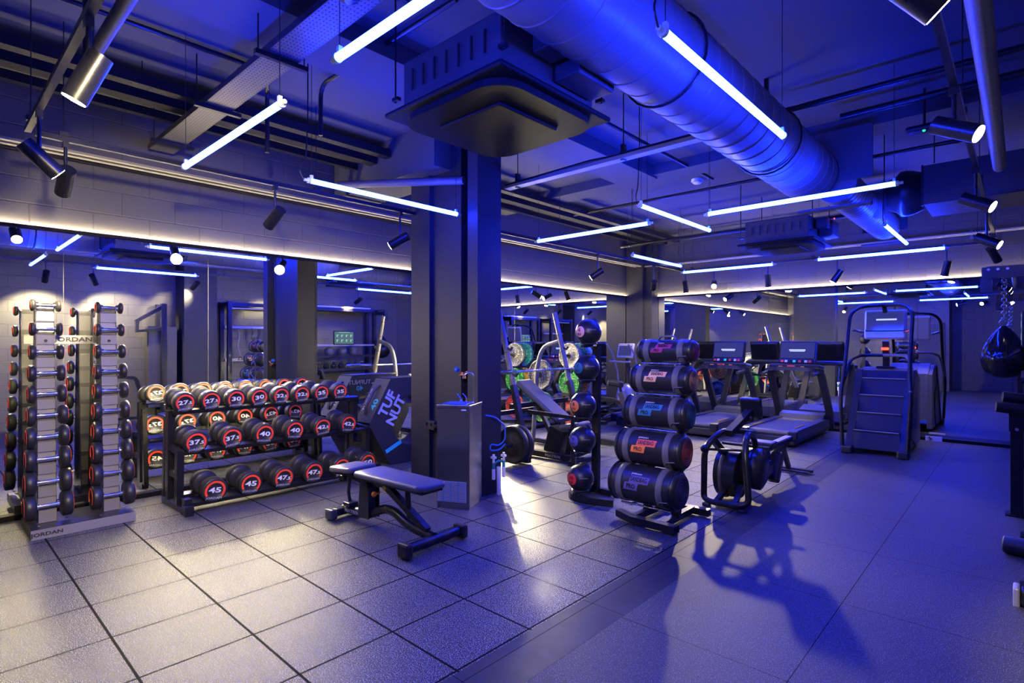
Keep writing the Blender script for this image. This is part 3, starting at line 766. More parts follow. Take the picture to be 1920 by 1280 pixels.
MB().prism([(-.25, .07), (-.11, .07), (-.11, .30), (-.15, .40), (-.22, .40)], (0, -.05, 0), (1, 0, 0), (0, 0, 1), .008)\
    .prism([(-.25, .07), (-.11, .07), (-.11, .30), (-.15, .40), (-.22, .40)], (0, .05, 0), (1, 0, 0), (0, 0, 1), .008).build('upright_plates', 'graphite', t)
MB().box((-.18, 0, .22), (.10, .095, .30)).build('upright_core', 'black', t)
MB().tube([(.02, 0, .37), (.30, 0, .23), (.53, 0, .11)], 0, flat=(.05, .045)).build('angle_arm', 'black', t)
MB().box((.06, -.028, .345), (.04, .004, .035), (0, .5, 0)).build('warning_sticker', 'yellow', t)
MB().tube([(-.54, 0, .40), (-.30, 0, .36), (-.15, 0, .34), (.1, 0, .38)], 0, flat=(.045, .05)).build('seat_rail', 'black', t)
MB().tube([(.30, 0, .395), (.33, 0, .16)], .022, 10).build('ladder_post', 'black', t)
MB().sphere((-.04, -.05, .285), .022, 12).cyl((-.04, -.05, .285), (-.04, 0, .285), .01).build('adjusting_knob', 'orange', t)
MB().tube([(-.44, 0, .36), (-.46, 0, .22), (-.43, 0, .11)], .014, 8).box((-.43, 0, .13), (.09, .09, .035), bev=.006).box((-.49, -.03, .34), (.06, .03, .04), bev=.006).sphere((-.52, -.06, .32), .014, 8).build('seat_adjuster', 'graphite', t)
ft = MB().cyl((.60, -.24, .06), (.60, .24, .06), .036, n=18).build('front_foot', 'black', t)
for s in (-1, 1):
    MB().lathe([(.0365, -.04), (.0385, 0), (.0365, .04)], (.60, s * .09, .06), (0, 1, 0), 16).build('grip_band', 'rubber', ft)
    MB().box((.60, s * .265, .058), (.12, .055, .10), bev=.016).build('rubber_foot', 'rubber', ft)
rf = MB().box((-.52, 0, .06), (.08, .20, .06), bev=.01).build('rear_foot', 'graphite', t)
for s in (-1, 1): MB().box((-.53, s * .12, .05), (.11, .06, .085), bev=.014).build('rubber_foot', 'grey_plastic', rf)

# ---------------------------------------------------------------- water cooler
t = thing('water_cooler', 'stainless steel drinking fountain standing against the wide column', 'drinking fountain', (-3.79, 3.395, 0), math.radians(27))
MB().box((0, 0, .46), (.31, .33, .88), bev=.004).build('cabinet', 'steel', t)
tp = MB().box((0, 0, .905), (.32, .34, .035), bev=.006).build('basin_rim', 'steel', t)
MB().box((-.01, -.01, .922), (.23, .22, .004)).build('basin', 'blue_hose', tp)
M['film'] = mat('white_protective_film', (0.6, 0.62, 0.62), 0.35, 0, 0.1, 8, 0.5)
g = MB().box((-.01, -.168, .15), (.27, .006, .18)).build('vent_panel', 'film', t)
v = MB()
for k in range(16): v.box((-.01, -.172, .068 + k * .011), (.26, .004, .002))
v.build('louvres', 'grey_plastic', g)
for x in (-.09, -.02, .05): MB().box((x, -.1735, .15), (.004, .003, .18)).build('film_edge', 'cyan', g)
MB().box((0, 0, .022), (.305, .325, .04)).build('plinth', 'steel', t)
MB().box((.10, -.166, .878), (.045, .003, .012)).build('maker_plate', 'white', t)
MB().tube([(.10, .10, .92), (.10, .10, 1.17), (.07, .085, 1.20), (.02, .06, 1.18), (.01, .055, 1.14)], .007, 8, fil=.03).build('bottle_filler', 'chrome', t)
MB().cyl((-.02, .09, .92), (-.02, .09, .96), .016).cyl((-.02, .09, .95), (-.05, .06, 1.0), .006).build('bubbler_tap', 'chrome', t)
MB().cyl((.06, .02, .92), (.06, .02, .965), .012).tube([(.06, .02, .96), (.05, 0, .99), (.03, -.01, 1.01)], .005, 6).build('push_tap', 'chrome', t)
t = thing('power_socket', 'small black power socket on the column left of the drinking fountain', 'socket', (-4.50, 3.648, .62))
MB().box((0, -.012, 0), (.15, .05, .09), bev=.005).build('faceplate', 'socket', t)
for x in (-.04, .03): MB().box((x, -.038, .012), (.03, .006, .03)).build('plug_hole', 'gloss', t)
MB().box((.10, -.03, 0), (.06, .04, .03), bev=.004).tube([(.13, -.03, 0), (.17, -.04, -.05), (.16, -.04, -.25), (.2, -.04, -.5)], .005, 6, fil=.05).build('plug_and_lead', 'black', t)
t = thing('water_pipework', 'white valves with blue hoses and green fittings on the column', 'pipework', (-3.765, 3.80, .0))
MB().tube([(0, -.10, .78), (.03, 0, .76), (.05, .12, .66), (.04, .13, .52), (.02, .06, .47), (.01, -.04, .50), (.02, -.06, .44), (.03, .06, .43), (.03, .14, .48)], .007, 8, fil=.05).build('hose', 'blue_hose', t)
for y in (-.02, .12):
    MB().cyl((.03, y, .16), (.03, y, .26), .018).build('trap', 'white', t)
    MB().cyl((.03, y, .31), (.03, y, .40), .012).box((.03, y, .37), (.05, .03, .02)).build('valve', 'white', t)
    MB().cyl((.03, y, .24), (.03, y, .32), .015).build('fitting', 'teal', t)
MB().tube([(.03, -.02, .31), (.03, .05, .33), (.03, .12, .31)], .011, 8).build('fitting_bridge', 'teal', t)
MB().cyl((.03, .05, .0), (.03, .05, .27), .018, .022).build('drain_pipe', 'white', t)
t = thing('stopcock', 'blue-handled brass stopcock on the dark pipe above the fountain', 'valve', (-4.0, 3.66, 1.17))
MB().cyl((-.03, -.02, 0), (-.03, .03, 0), .018).cyl((-.08, 0, -.02), (.04, 0, .02), .014).box((.0, 0, -.03), (.04, .03, .03)).build('body', 'copper', t)
MB().cyl((-.09, -.02, .03), (-.12, -.02, .045), .022).build('handle', 'blue_hose', t)

# ---------------------------------------------------------------- padded hexagonal tyre
S = .60
t = thing('padded_hexagon_tyre', 'big hexagonal padded flip tyre with a round hole, behind the column', 'training tyre', (-5.74, 4.20, 0))
hexo = [(S * math.cos(math.radians(60 * k)), S * math.sin(math.radians(60 * k)) + S * .866) for k in range(6)]
n = 6 * 8; outer = []; inner = []
for k in range(n):
    a = 2 * PI * k / n; i = k // 8; f = (k % 8) / 8
    p, q = hexo[i], hexo[(i + 1) % 6]; outer.append((p[0] * (1 - f) + q[0] * f, p[1] * (1 - f) + q[1] * f))
    inner.append((.29 * math.cos(a), .29 * math.sin(a) + S * .866))
m = MB(); D = .155; vs = []
for x in (-D, D):
    vs += [(x, p[0], p[1]) for p in outer] + [(x, p[0], p[1]) for p in inner]
fs = []
for k in range(n):
    j = (k + 1) % n
    fs += [(k, j, n + j, n + k), (2 * n + j, 2 * n + k, 3 * n + k, 3 * n + j), (n + k, n + j, 3 * n + j, 3 * n + k)]
m.add(vs, fs); body = m.build('cover', 'canvas', t)
bm_ = body.modifiers.new('round', 'BEVEL'); bm_.width = .02; bm_.segments = 2; bm_.limit_method = 'ANGLE'
def rim(k0, name, mt):
    p, q = hexo[k0], hexo[(k0 + 1) % 6]; c = ((p[0] + q[0]) / 2, (p[1] + q[1]) / 2); L = S
    dv = Vector((0, q[0] - p[0], q[1] - p[1])).normalized(); nv = Vector((0, c[0], c[1] - S * .866)).normalized()
    o = Vector((0, c[0], c[1])) + nv * .004
    b_ = MB().prism([(-L / 2 + .01, -D), (L / 2 - .01, -D), (L / 2 - .01, D), (-L / 2 + .01, D)], o, dv, (1, 0, 0), .012, nv).build(name, mt, t)
    return b_, o, dv, nv
for k0 in range(6):
    if k0 == 2: continue
    rim(k0, 'rim_panel', 'canvas')
b_, o, dv, nv = rim(2, 'rim_panel', 'canvas_grey')      # upper left side, with the handle
MB().tube([o - dv * .2 + nv * .01, o - dv * .12 + nv * .05, o + dv * .1 + nv * .055, o + dv * .2 + nv * .01], 0, flat=(.05, .012), fil=.05).build('carry_strap', 'rubber', b_)
text('size_number', '40', .13, 'cyan', b_, o + nv * .008 + Vector((.08, 0, 0)) + dv * .05, (0, 0, 0) if False else -dv, nv.cross(-dv), 1.1, bold=.002)
text('side_lettering', 'TUFNUT', .07, 'grey_print', b_, o + nv * .008 - Vector((.09, 0, 0)), -dv, nv.cross(-dv), 1.1, bold=.001)
fd = Vector((0, .5, .866)); fu = Vector((0, -.866, .5))

M['tuf'] = mat('pale_blue_print', (0.30, 0.33, 0.55), 0.5)
text('large_lettering', 'TUF', .17, 'tuf', body, (D + .006, -.355, S * .866 + .225), fd, fu, 1.05, .003, bold=.006)
text('large_lettering', 'NUT', .17, 'tuf', body, (D + .006, -.235, S * .866 + .13), fd, fu, 1.05, .003, bold=.006)
MB().box((D + .004, -.27, .22), (.006, .24, .045), (-math.radians(-24), 0, 0)).build('cyan_patch', 'cyan', body)
text('top_lettering', 'TUFNUT', .08, 'grey_print', body, (-D - .004, -.2, .95), (0, -1, 0), (0, 0, 1), 1.1, bold=.001)
text('top_lettering', '40', .09, 'cyan', body, (-D - .004, -.2, .87), (0, -1, 0), (0, 0, 1), 1.1, bold=.001)

# ---------------------------------------------------------------- ball stand with five balls
t = thing('ball_stand', 'black upright stand holding five medicine balls, on a curved foot', 'ball stand', (-3.03, 4.35, 0))
MB().tube([(.14, .18, .035), (-.06, .20, .035), (-.19, .02, .035), (-.09, -.17, .035), (.12, -.16, .035), (.33, -.08, .035)], 0, flat=(.055, .05), fil=.14).build('foot_ring', 'black', t)
MB().tube([(0, .12, .03), (0, .14, 1.44)], 0, flat=(.05, .07)).build('post', 'black', t)
BZ = [.215, .565, .885, 1.235, 1.575]; BY = [-.13, -.10, -.09, -.03, .0]
for z, y in zip(BZ, BY):
    MB().tube([(0, .13, z - .06), (0, y + .03, z - .13), (0, y - .10, z - .135)], 0, flat=(.035, .025), fil=.03).torus((0, y, z - .11), .075, .009).build('ball_arm', 'black', t)
BC = [('red', (.75, .03, .03), '10'), ('violet', (.11, .09, .30), '9'), ('orange', (.85, .22, .05), '8'), ('teal', (.015, .16, .22), '7'), ('peach', (.85, .42, .28), '6')]
for i, (nm, cc, kg) in enumerate(BC):
    M['lbl' + nm] = mat(nm + '_label', cc, .45)
    b = thing('medicine_ball', f"black medicine ball with a {nm} round label, {['lowest', 'second lowest', 'middle', 'second highest', 'topmost'][i]} on the stand", 'medicine ball',
              (-3.03, 4.35 + BY[i], BZ[i]), group='medicine balls on the ball stand')
    r = .124
    bl = MB().sphere((0, 0, 0), r, 36).build('shell', 'vinyl_black', b)
    MB().torus((0, 0, 0), r * 1.0, .0018, (1, 0, .3), 36, 5).torus((0, 0, 0), r * 1.0, .0018, (.2, 0, 1), 36, 5).build('stitching', 'dark', bl)
    MB().tube([(-.05, .02, r * .86), (-.02, .03, r * 1.06), (.04, .035, r * 1.06), (.07, .03, r * .8)], 0, flat=(.03, .006), fil=.03).build('grab_handle', 'plastic', b)
    # curved label patch facing -Y, slightly to the left
    d = Vector((-.12, -1, .02)).normalized(); u = Vector((0, 0, 1)).cross(d).normalized(); w = d.cross(u)
    vs = [d * (r + .002)]; fs = []
    for ri in range(1, 4):
        for k in range(24):
            a = 2 * PI * k / 24; q = math.radians(24) * ri / 3
            vs.append((d * math.cos(q) + (u * math.cos(a) + w * math.sin(a)) * math.sin(q)) * (r + .0018))
    for k in range(24):
        j = (k + 1) % 24; fs.append((0, 1 + k, 1 + j))
        for ri in range(2): fs.append((1 + ri * 24 + k, 1 + (ri + 1) * 24 + k, 1 + (ri + 1) * 24 + j, 1 + ri * 24 + j))
    lb = MB(); lb.add(vs, fs, True); lo = lb.build('round_label', 'lbl' + nm, b)
    text('weight_number', kg, .045, 'dark_print', lo, d * (r + .004) + Vector((0, 0, .016)), -u if u.dot(Vector((1, 0, 0))) < 0 else u, (0, 0, 1), 1.1)
    text('weight_unit', 'KG', .03, 'dark_print', lo, d * (r + .004) - Vector((0, 0, .025)), -u if u.dot(Vector((1, 0, 0))) < 0 else u, (0, 0, 1), 1.1)
    d2 = Vector((.75, -.66, .06)).normalized(); u2 = Vector((0, 0, 1)).cross(d2).normalized()
    text('brand_lettering', 'JORDAN', .016, 'grey_print', b, d2 * (r + .003) + Vector((0, 0, .012)), u2, (0, 0, 1), 1.3)

# ---------------------------------------------------------------- sandbag stand with five bags
t = thing('sandbag_stand', 'black stand with a wide H-shaped foot carrying five sandbags', 'sandbag stand', (-2.2, 4.15, 0))
MB().tube([(-.29, -.13, .05), (-.12, -.20, .045), (.14, -.20, .045), (.27, -.22, .05)], 0, flat=(.07, .055)).tube([(-.22, .38, .045), (.27, .38, .045)], 0, flat=(.06, .055))\
    .tube([(-.13, -.18, .05), (-.12, .38, .05)], 0, flat=(.05, .05)).tube([(.13, -.18, .05), (.12, .38, .05)], 0, flat=(.05, .05)).build('base_frame', 'black', t)
for s in (-1, 1): MB().tube([(s * .13, .06, .05), (s * .13, .15, .8), (s * .12, .24, 1.34)], 0, flat=(.05, .06), fil=.1).build('upright', 'black', t)
BG = [(.335, -.17, .150, .60), (.62, -.10, .140, .585), (.905, -.03, .126, .56), (1.172, .03, .112, .54), (1.405, .09, .092, .50)]
for z, y, r, L in BG:
    MB().tube([(-L * .36, y - .04, z - r - .012), (L * .36, y - .04, z - r - .012)], .009, 8).tube([(-L * .36, y + .06, z - r - .004), (L * .36, y + .06, z - r - .004)], .009, 8)\
        .tube([(-.13, y - .05, z - r - .02), (-.13, .12 + y * .4, z - r - .02)], .012, 6).tube([(.13, y - .05, z - r - .02), (.13, .12 + y * .4, z - r - .02)], .012, 6).build('bag_cradle', 'chrome', t)
SC_ = [('violet', (.10, .075, .24)), ('red and orange', (.80, .10, .04)), ('blue', (.015, .15, .28)), ('peach', (.80, .45, .20)), ('magenta', (.30, .02, .14))]
M['bag'] = mat('sandbag_vinyl', (0.014, 0.014, 0.017), 0.36, 0, 0.06, 30, 0.5)
for i, (z, y, r, L) in enumerate(BG):
    nm, cc = SC_[i]; M['bg' + nm] = mat(nm + '_patch', cc, .5); M['em' + nm] = mat(nm + '_end_emblem', tuple(c * .3 for c in cc), .5)
    if i == 1: M['bg_low'] = mat('orange_patch', (.9, .22, .04), .5)
    b = thing('sandbag', f"black cylindrical sandbag with a {nm} patch, {['lowest', 'second lowest', 'middle', 'second highest', 'topmost'][i]} on its stand", 'sandbag',
              (-2.205 + .01 * i, 4.15 + y, z), math.radians((-2, 1, 2, -1, 0)[i]), 'sandbags on the stand')
    h = L / 2
    prof = [(0, -h), (r * .6, -h), (r * .86, -h + .006), (r * .97, -h + .03), (r, -h + .07), (r * .985, -h + .1), (r * .995, 0), (r * .985, h - .1), (r, h - .07), (r * .97, h - .03), (r * .86, h - .006), (r * .6, h), (0, h)]
    MB().lathe(prof, (0, 0, 0), (1, 0, 0), 32).build('bag_body', 'bag', b)
    for s in (-1, 1):
        x = s * L * .30
        MB().lathe([(r * .985, -.026), (r + .006, -.024), (r + .006, .024), (r * .985, .026)], (x, 0, 0), (1, 0, 0), 28).build('webbing_strap', 'strap', b)
        MB().lathe([(r * .99, -.004), (r + .008, 0), (r * .99, .004)], (s * (h - .035), 0, 0), (1, 0, 0), 28).build('end_piping', 'plastic', b)
    MB().torus((h + .001, 0, 0), r * .55, .002, (1, 0, 0)).torus((h + .001, 0, 0), r * .4, .002, (1, 0, 0)).torus((h + .001, 0, 0), r * .68, .002, (1, 0, 0)).cyl((h - .002, 0, 0), (h + .003, 0, 0), r * .28).build('end_emblem', 'em' + nm, b)
    MB().tube([(h - .12, -r * .7, -r * .72), (h - .1, -r * .95, -r * .5), (h - .04, -r * .95, -r * .45)], 0, flat=(.03, .006)).build('side_handle', 'strap', b)
    if i == 4: MB().tube([(-.08, 0, r), (-.06, 0, r + .03), (.06, 0, r + .03), (.08, 0, r)], 0, flat=(.03, .012), fil=.02).build('top_handle', 'strap', b)
    def patch(x0, x1, a0, a1, m_, nme):
        vs = []; fs = []
        for k in range(7):
            a = math.radians(a0 + (a1 - a0) * k / 6); sh = .012 * (k / 6)
            for xx in (x0, x1): vs.append((xx + sh, -math.cos(a) * (r + .0025), math.sin(a) * (r + .0025)))
        for k in range(6): fs.append((2 * k, 2 * k + 1, 2 * k + 3, 2 * k + 2))
        q = MB(); q.add(vs, fs, True); return q.build(nme, m_, b)
    ww = L * .26
    p1 = patch(-ww * .36 - L * .04, ww * .72 - L * .04, 14, 36, 'bg' + nm, 'name_patch')
    p2 = patch(-ww * .66 - L * .04, ww * .12 - L * .04, -8, 14, 'bg_low' if i == 1 else 'bg' + nm, 'name_patch')
    for st, xx, aa, par, sz in (('SANDBAG', ww * .2 - L * .04, 25, p1, r * .34), ('PRO', -ww * .22 - L * .04, 3, p2, r * .34)):
        a = math.radians(aa); text('patch_lettering', st, sz, 'dark_print' if i in (1, 3) else 'plastic', par, (xx, -math.cos(a) * (r + .006), math.sin(a) * (r + .006)), (1, 0, 0), (0, math.sin(a), math.cos(a)), .62 if st == 'SANDBAG' else .8, .0008, bold=.0006)
    a = math.radians(42); text('brand_lettering', 'JORDAN', r * .12, 'white', b, (ww * .0 - L * .04, -math.cos(a) * (r + .004), math.sin(a) * (r + .004)), (1, 0, 0), (0, math.sin(a), math.cos(a)), 1.3)

# ---------------------------------------------------------------- incline bench press station
BX, BY_ = -4.5, 5.62
t = thing('bench_press_station', 'black incline bench press station with leaning uprights, right of the column', 'bench press', (BX, BY_, 0))
for s in (-1, 1):
    u = MB().tube([(.10, s * .575, .06), (-.14, s * .575, .95)], 0, flat=(.075, .06)).build('upright', 'black', t)
    v = MB().tube([(-.14, s * .575, .95), (-.40, s * .575, 1.90)], .035, 14)
    v.build('silver_guard', 'grey_metal', u)
    v = MB()
    for k in range(4): v.torus((-.19 - .065 * k, s * .575, 1.12 + .23 * k), .0365, .003, (-.26, 0, .95), 14, 5)
    tag(v.build('guard_bands', 'dark', u), kind='stuff')
    MB().tube([(-.17, s * .575, 1.10), (-.10, s * .575, 1.06), (-.07, s * .575, 1.10)], 0, flat=(.03, .02)).build('bar_hook', 'graphite', u)
    MB().tube([(-.26, s * .575, 1.42), (-.19, s * .575, 1.38), (-.16, s * .575, 1.42)], 0, flat=(.03, .02)).build('bar_hook', 'graphite', u)
    MB().tube([(-.30, s * .575, 1.50), (-.62, s * .575, 1.42), (-.72, s * .575, 1.15), (-.80, s * .575, .06)], .032, 12, fil=.22).build('rear_brace', 'grey_metal', t)
    MB().cyl((.04, s * .60, .26), (.04, s * .92, .26), .025).cyl((-.74, s * .60, .52), (-.74, s * .92, .52), .025).cyl((-.76, s * .60, 1.0), (-.76, s * .92, 1.0), .025).build('plate_horn', 'graphite', t)
    MB().tube([(.12, s * .575, .05), (-.84, s * .575, .05)], 0, flat=(.07, .06)).build('side_base', 'black', t)
MB().tube([(-.18, -.575, .68), (-.18, .575, .68)], 0, flat=(.05, .06)).build('cross_beam', 'black', t)
MB().tube([(-.80, -.575, .5), (-.80, .575, .5)], 0, flat=(.05, .06)).build('cross_beam', 'black', t)
k = MB().tube([(-.84, -.18, .06), (.62, -.18, .06)], 0, flat=(.08, .07)).tube([(.60, -.4, .05), (.60, .2, .05)], 0, flat=(.06, .06)).tube([(.1, -.575, .64), (.64, -.40, .60), (.64, -.38, .05)], 0, flat=(.04, .05)).build('base_beam', 'black', t)
text('brand_lettering', 'MATRIX', .045, 'grey_print', k, (.2, -.222, .06), (1, 0, 0), (0, 0, 1), 1.5)
p = MB().box((-.14, 0, .72), (.86, .29, .065), (0, math.radians(33), 0), bev=.025).build('backrest', 'vinyl', t)
MB().box((-.155, 0, .685), (.80, .24, .02), (0, math.radians(33), 0)).build('backing_board', 'plastic', p)
MB().box((.38, 0, .44), (.30, .28, .065), (0, math.radians(-12), 0), bev=.025).build('seat', 'vinyl', t)
MB().tube([(.36, 0, .42), (.30, -.02, .06)], 0, flat=(.06, .08)).tube([(-.3, 0, .76), (.16, -.02, .08)], 0, flat=(.05, .05)).box((.12, -.02, .22), (.24, .2, .34), (0, .3, 0), bev=.02).build('seat_support', 'black', t)

def plate(label, loc, r, w, col, axis=(0, 1, 0), group='weight plates', hub='graphite', face=None, num=None):
    t = thing('weight_plate', label, 'weight plate', loc, group=group)
    MB().lathe([(.03, -w / 2), (r * .42, -w / 2), (r * .46, -w * .32), (r * .86, -w * .32), (r * .90, -w / 2), (r * .97, -w / 2), (r, -w * .35), (r, w * .35), (r * .97, w / 2), (r * .90, w / 2), (r * .86, w * .32), (r * .46, w * .32), (r * .42, w / 2), (.03, w / 2)], (0, 0, 0), axis, 40).build('disc', col, t)
    MB().lathe([(.026, -w / 2 - .002), (.05, -w / 2 - .002), (.05, w / 2 + .002), (.026, w / 2 + .002)], (0, 0, 0), axis, 20).build('hub', hub, t)
    return t
for nm, base, fl in (('green', (.02, .25, .03), (.1, .9, .15)), ('redp', (.45, .02, .02), (1, .15, .08)), ('grey', (.25, .25, .24), (.75, .75, .72)), ('bluep', (.02, .10, .4), (.1, .45, 1)), ('amberp', (.5, .25, .03), (1, .7, .2)), ('tealp', (.02, .25, .3), (.1, .7, .8))):
    M[nm] = speck_mat(nm + '_crumb_rubber', tuple(c * .3 for c in base), tuple(c * .4 for c in fl))
pb = plate('large black weight plate on the front horn of the bench press', (BX + .04, BY_ - .68, .26), .225, .075, 'rubber')
for k in range(3): text('raised_lettering', ('MATRIX', 'PLATE', 'MATRIX')[k] if False else 'MATRIX', .035, 'tuf', pb, (.10 * math.sin(k * 2.1), -.028, .10 * math.cos(k * 2.1)), (math.cos(k * 2.1), 0, -math.sin(k * 2.1)), (math.sin(k * 2.1), 0, math.cos(k * 2.1)), 1.2)
plate('second black weight plate behind the large one on the bench press horn', (BX + .04, BY_ - .77, .26), .225, .07, 'rubber')
plate('red-flecked plate stored low behind the bench press, beside the column', (BX - .74, BY_ - .72, .52), .20, .07, 'redp')
plate('silver-flecked plate on the upper rear horn of the bench press', (BX - .76, BY_ + .70, 1.0), .225, .06, 'grey')
plate('green-flecked plate on the lower rear horn of the bench press', (BX - .74, BY_ + .72, .52), .225, .07, 'green')
t = thing('barbell', 'chrome barbell racked across the incline bench press station', 'barbell', (BX - .13, BY_ + .02, 1.115))
MB().cyl((0, -.66, 0), (0, .66, 0), .014, n=12).build('shaft', 'chrome', t)
for s in (-1, 1): MB().lathe([(.03, .655), (.03, .67), (.025, .672), (.025, 1.08), (.02, 1.09)], (0, 0, 0), (0, s, 0), 18).build('sleeve', 'chrome', t)

# low steel frame with an upright pad, between the balls and the sandbags
t = thing('preacher_bench', 'low black exercise frame with an angled post and pad, behind the ball and sandbag stands', 'exercise bench', (-4.05, 6.75, 0))
MB().tube([(-1.3, .12, .05), (.06, -.02, .05)], 0, flat=(.07, .07)).tube([(-1.2, .1, .68), (-.25, .02, .66), (.0, 0, .60)], 0, flat=(.05, .05)).tube([(-1.2, .1, .04), (-1.2, .1, .68)], 0, flat=(.05, .05)).build('frame', 'black', t)
MB().tube([(.05, 0, .40), (-.10, 0, .78)], 0, flat=(.07, .08)).build('post', 'paint', t)
MB().tube([(.0, -.02, .04), (.02, 0, .5)], 0, flat=(.05, .05)).build('foot_post', 'black', t)
MB().box((-.16, -.05, .90), (.24, .09, .09), (0, .1, 0), bev=.03).tube([(-.1, 0, .78), (-.12, -.02, .9)], .02, 8).build('pad', 'vinyl_black', t)

# plate tree near the left mirror, seen directly and in both mirrors
t = thing('plate_tree', 'dark plate tree with coloured weight plates in the back left corner area', 'plate tree', (-5.55, 7.55, 0))
MB().tube([(0, 0, .04), (0, 0, 1.42)], 0, flat=(.07, .07)).tube([(-.3, -.3, .035), (.3, .3, .035)], 0, flat=(.06, .05)).tube([(-.3, .3, .035), (.3, -.3, .035)], 0, flat=(.06, .05)).build('frame', 'black', t)
for z in (.32, .80, 1.26): MB().cyl((0, -.26, z), (0, .26, z), .024).build('plate_horn', 'graphite', t)
for z, c1, c2, n1, n2 in ((.32, 'redp', 'bluep', 'red', 'blue'), (.80, 'green', 'amberp', 'green', 'amber'), (1.26, 'grey', 'tealp', 'silver', 'teal')):
    plate(f'{n1}-flecked plate on the near side of the corner plate tree', (-5.55, 7.55 - .12, z), .215, .07, c1)
    plate(f'{n2}-flecked plate on the far side of the corner plate tree', (-5.55, 7.55 + .12, z), .215, .07, c2)

# ---------------------------------------------------------------- rowing machine
t = thing('rowing_machine', 'black rowing machine with a hooped front frame and long rail', 'rowing machine', (-1.94, 4.90, 0), math.radians(1))
MB().tube([(.02, .62, .60), (-.10, .16, .66), (-.20, .02, .52), (-.20, .0, .06), (-.12, -.03, .045), (.12, -.03, .045), (.20, .0, .08), (.15, .05, .50), (.13, .16, .66), (.10, .42, .60), (.08, .62, .36)], .028, 14, fil=.10).build('front_hoop', 'black', t)
MB().tube([(-.20, .02, .50), (.14, .07, .52)], .0, flat=(.02, .02)).sphere((-.2, .02, .50), .038, 12).build('hoop_joint', 'plastic', t)
MB().tube([(-.04, .18, .64), (-.02, .40, .72), (0, .62, .80)], 0, flat=(.07, .06)).build('console_arm', 'black', t)
c = MB().box((0, .66, .84), (.20, .07, .20), (.25, 0, 0), bev=.02).build('console', 'plastic', t)
MB().box((0, .70, .845), (.16, .006, .14), (.25, 0, 0)).build('display', 'screen', c)
MB().box((0, .58, .74), (.09, .08, .06), bev=.015).build('console_hinge', 'plastic', t)
MB().cyl((-.16, .32, .25), (.03, .32, .25), .215, n=40).build('flywheel', 'plastic', t)
MB().torus((-.10, .32, .25), .215, .016, (1, 0, 0), 40, 8).cyl((-.165, .32, .25), (-.155, .32, .25), .10).build('flywheel_rim', 'grey_plastic', t)
MB().lathe([(0, -.06), (.14, -.06), (.19, -.02), (.19, .10), (.12, .14), (0, .14)], (.07, .42, .30), (1, 0, 0), 28).box((.03, .75, .34), (.16, .42, .16), (-.12, 0, 0), bev=.05).box((.10, .70, .24), (.12, .3, .18), bev=.05).build('drive_housing', 'plastic', t)
MB().tube([(-.08, -.0, .05), (-.05, .22, .16)], 0, flat=(.04, .04)).tube([(.08, .0, .05), (.06, .22, .16)], 0, flat=(.04, .04)).tube([(-.14, .08, .58), (-.08, .26, .40)], 0, flat=(.05, .05)).build('struts', 'black', t)
for s in (-1, 1): MB().box((s * .13, .98, .22), (.11, .10, .30), (-.6, 0, 0), bev=.02).build('foot_plate', 'plastic', t)
r_ = MB().box((0, 1.33, .375), (.09, 1.20, .055), bev=.008).build('seat_rail', 'black', t)
MB().box((0, 1.35, .405), (.065, 1.12, .006)).build('rail_top', 'silver', r_)
MB().box((0, .98, .45), (.26, .20, .045), bev=.02).build('seat', 'vinyl_black', t)
MB().tube([(0, .80, .22), (0, 1.86, .34)], 0, flat=(.05, .05)).tube([(0, 1.68, .33), (0, 1.92, .04)], 0, flat=(.04, .05)).build('rear_leg', 'graphite', t)
MB().box((.02, 1.93, .03), (.46, .05, .035), bev=.008).box((.02, 1.84, .025), (.42, .03, .02)).build('rear_foot', 'graphite', t)
MB().tube([(-.22, .50, .49), (.22, .50, .49)], .014, 8).build('pull_handle', 'rubber', t)
for s in (-1, 1): MB().box((s * .16, -.03, .015), (.06, .07, .03), bev=.008).build('rubber_foot', 'rubber', t)

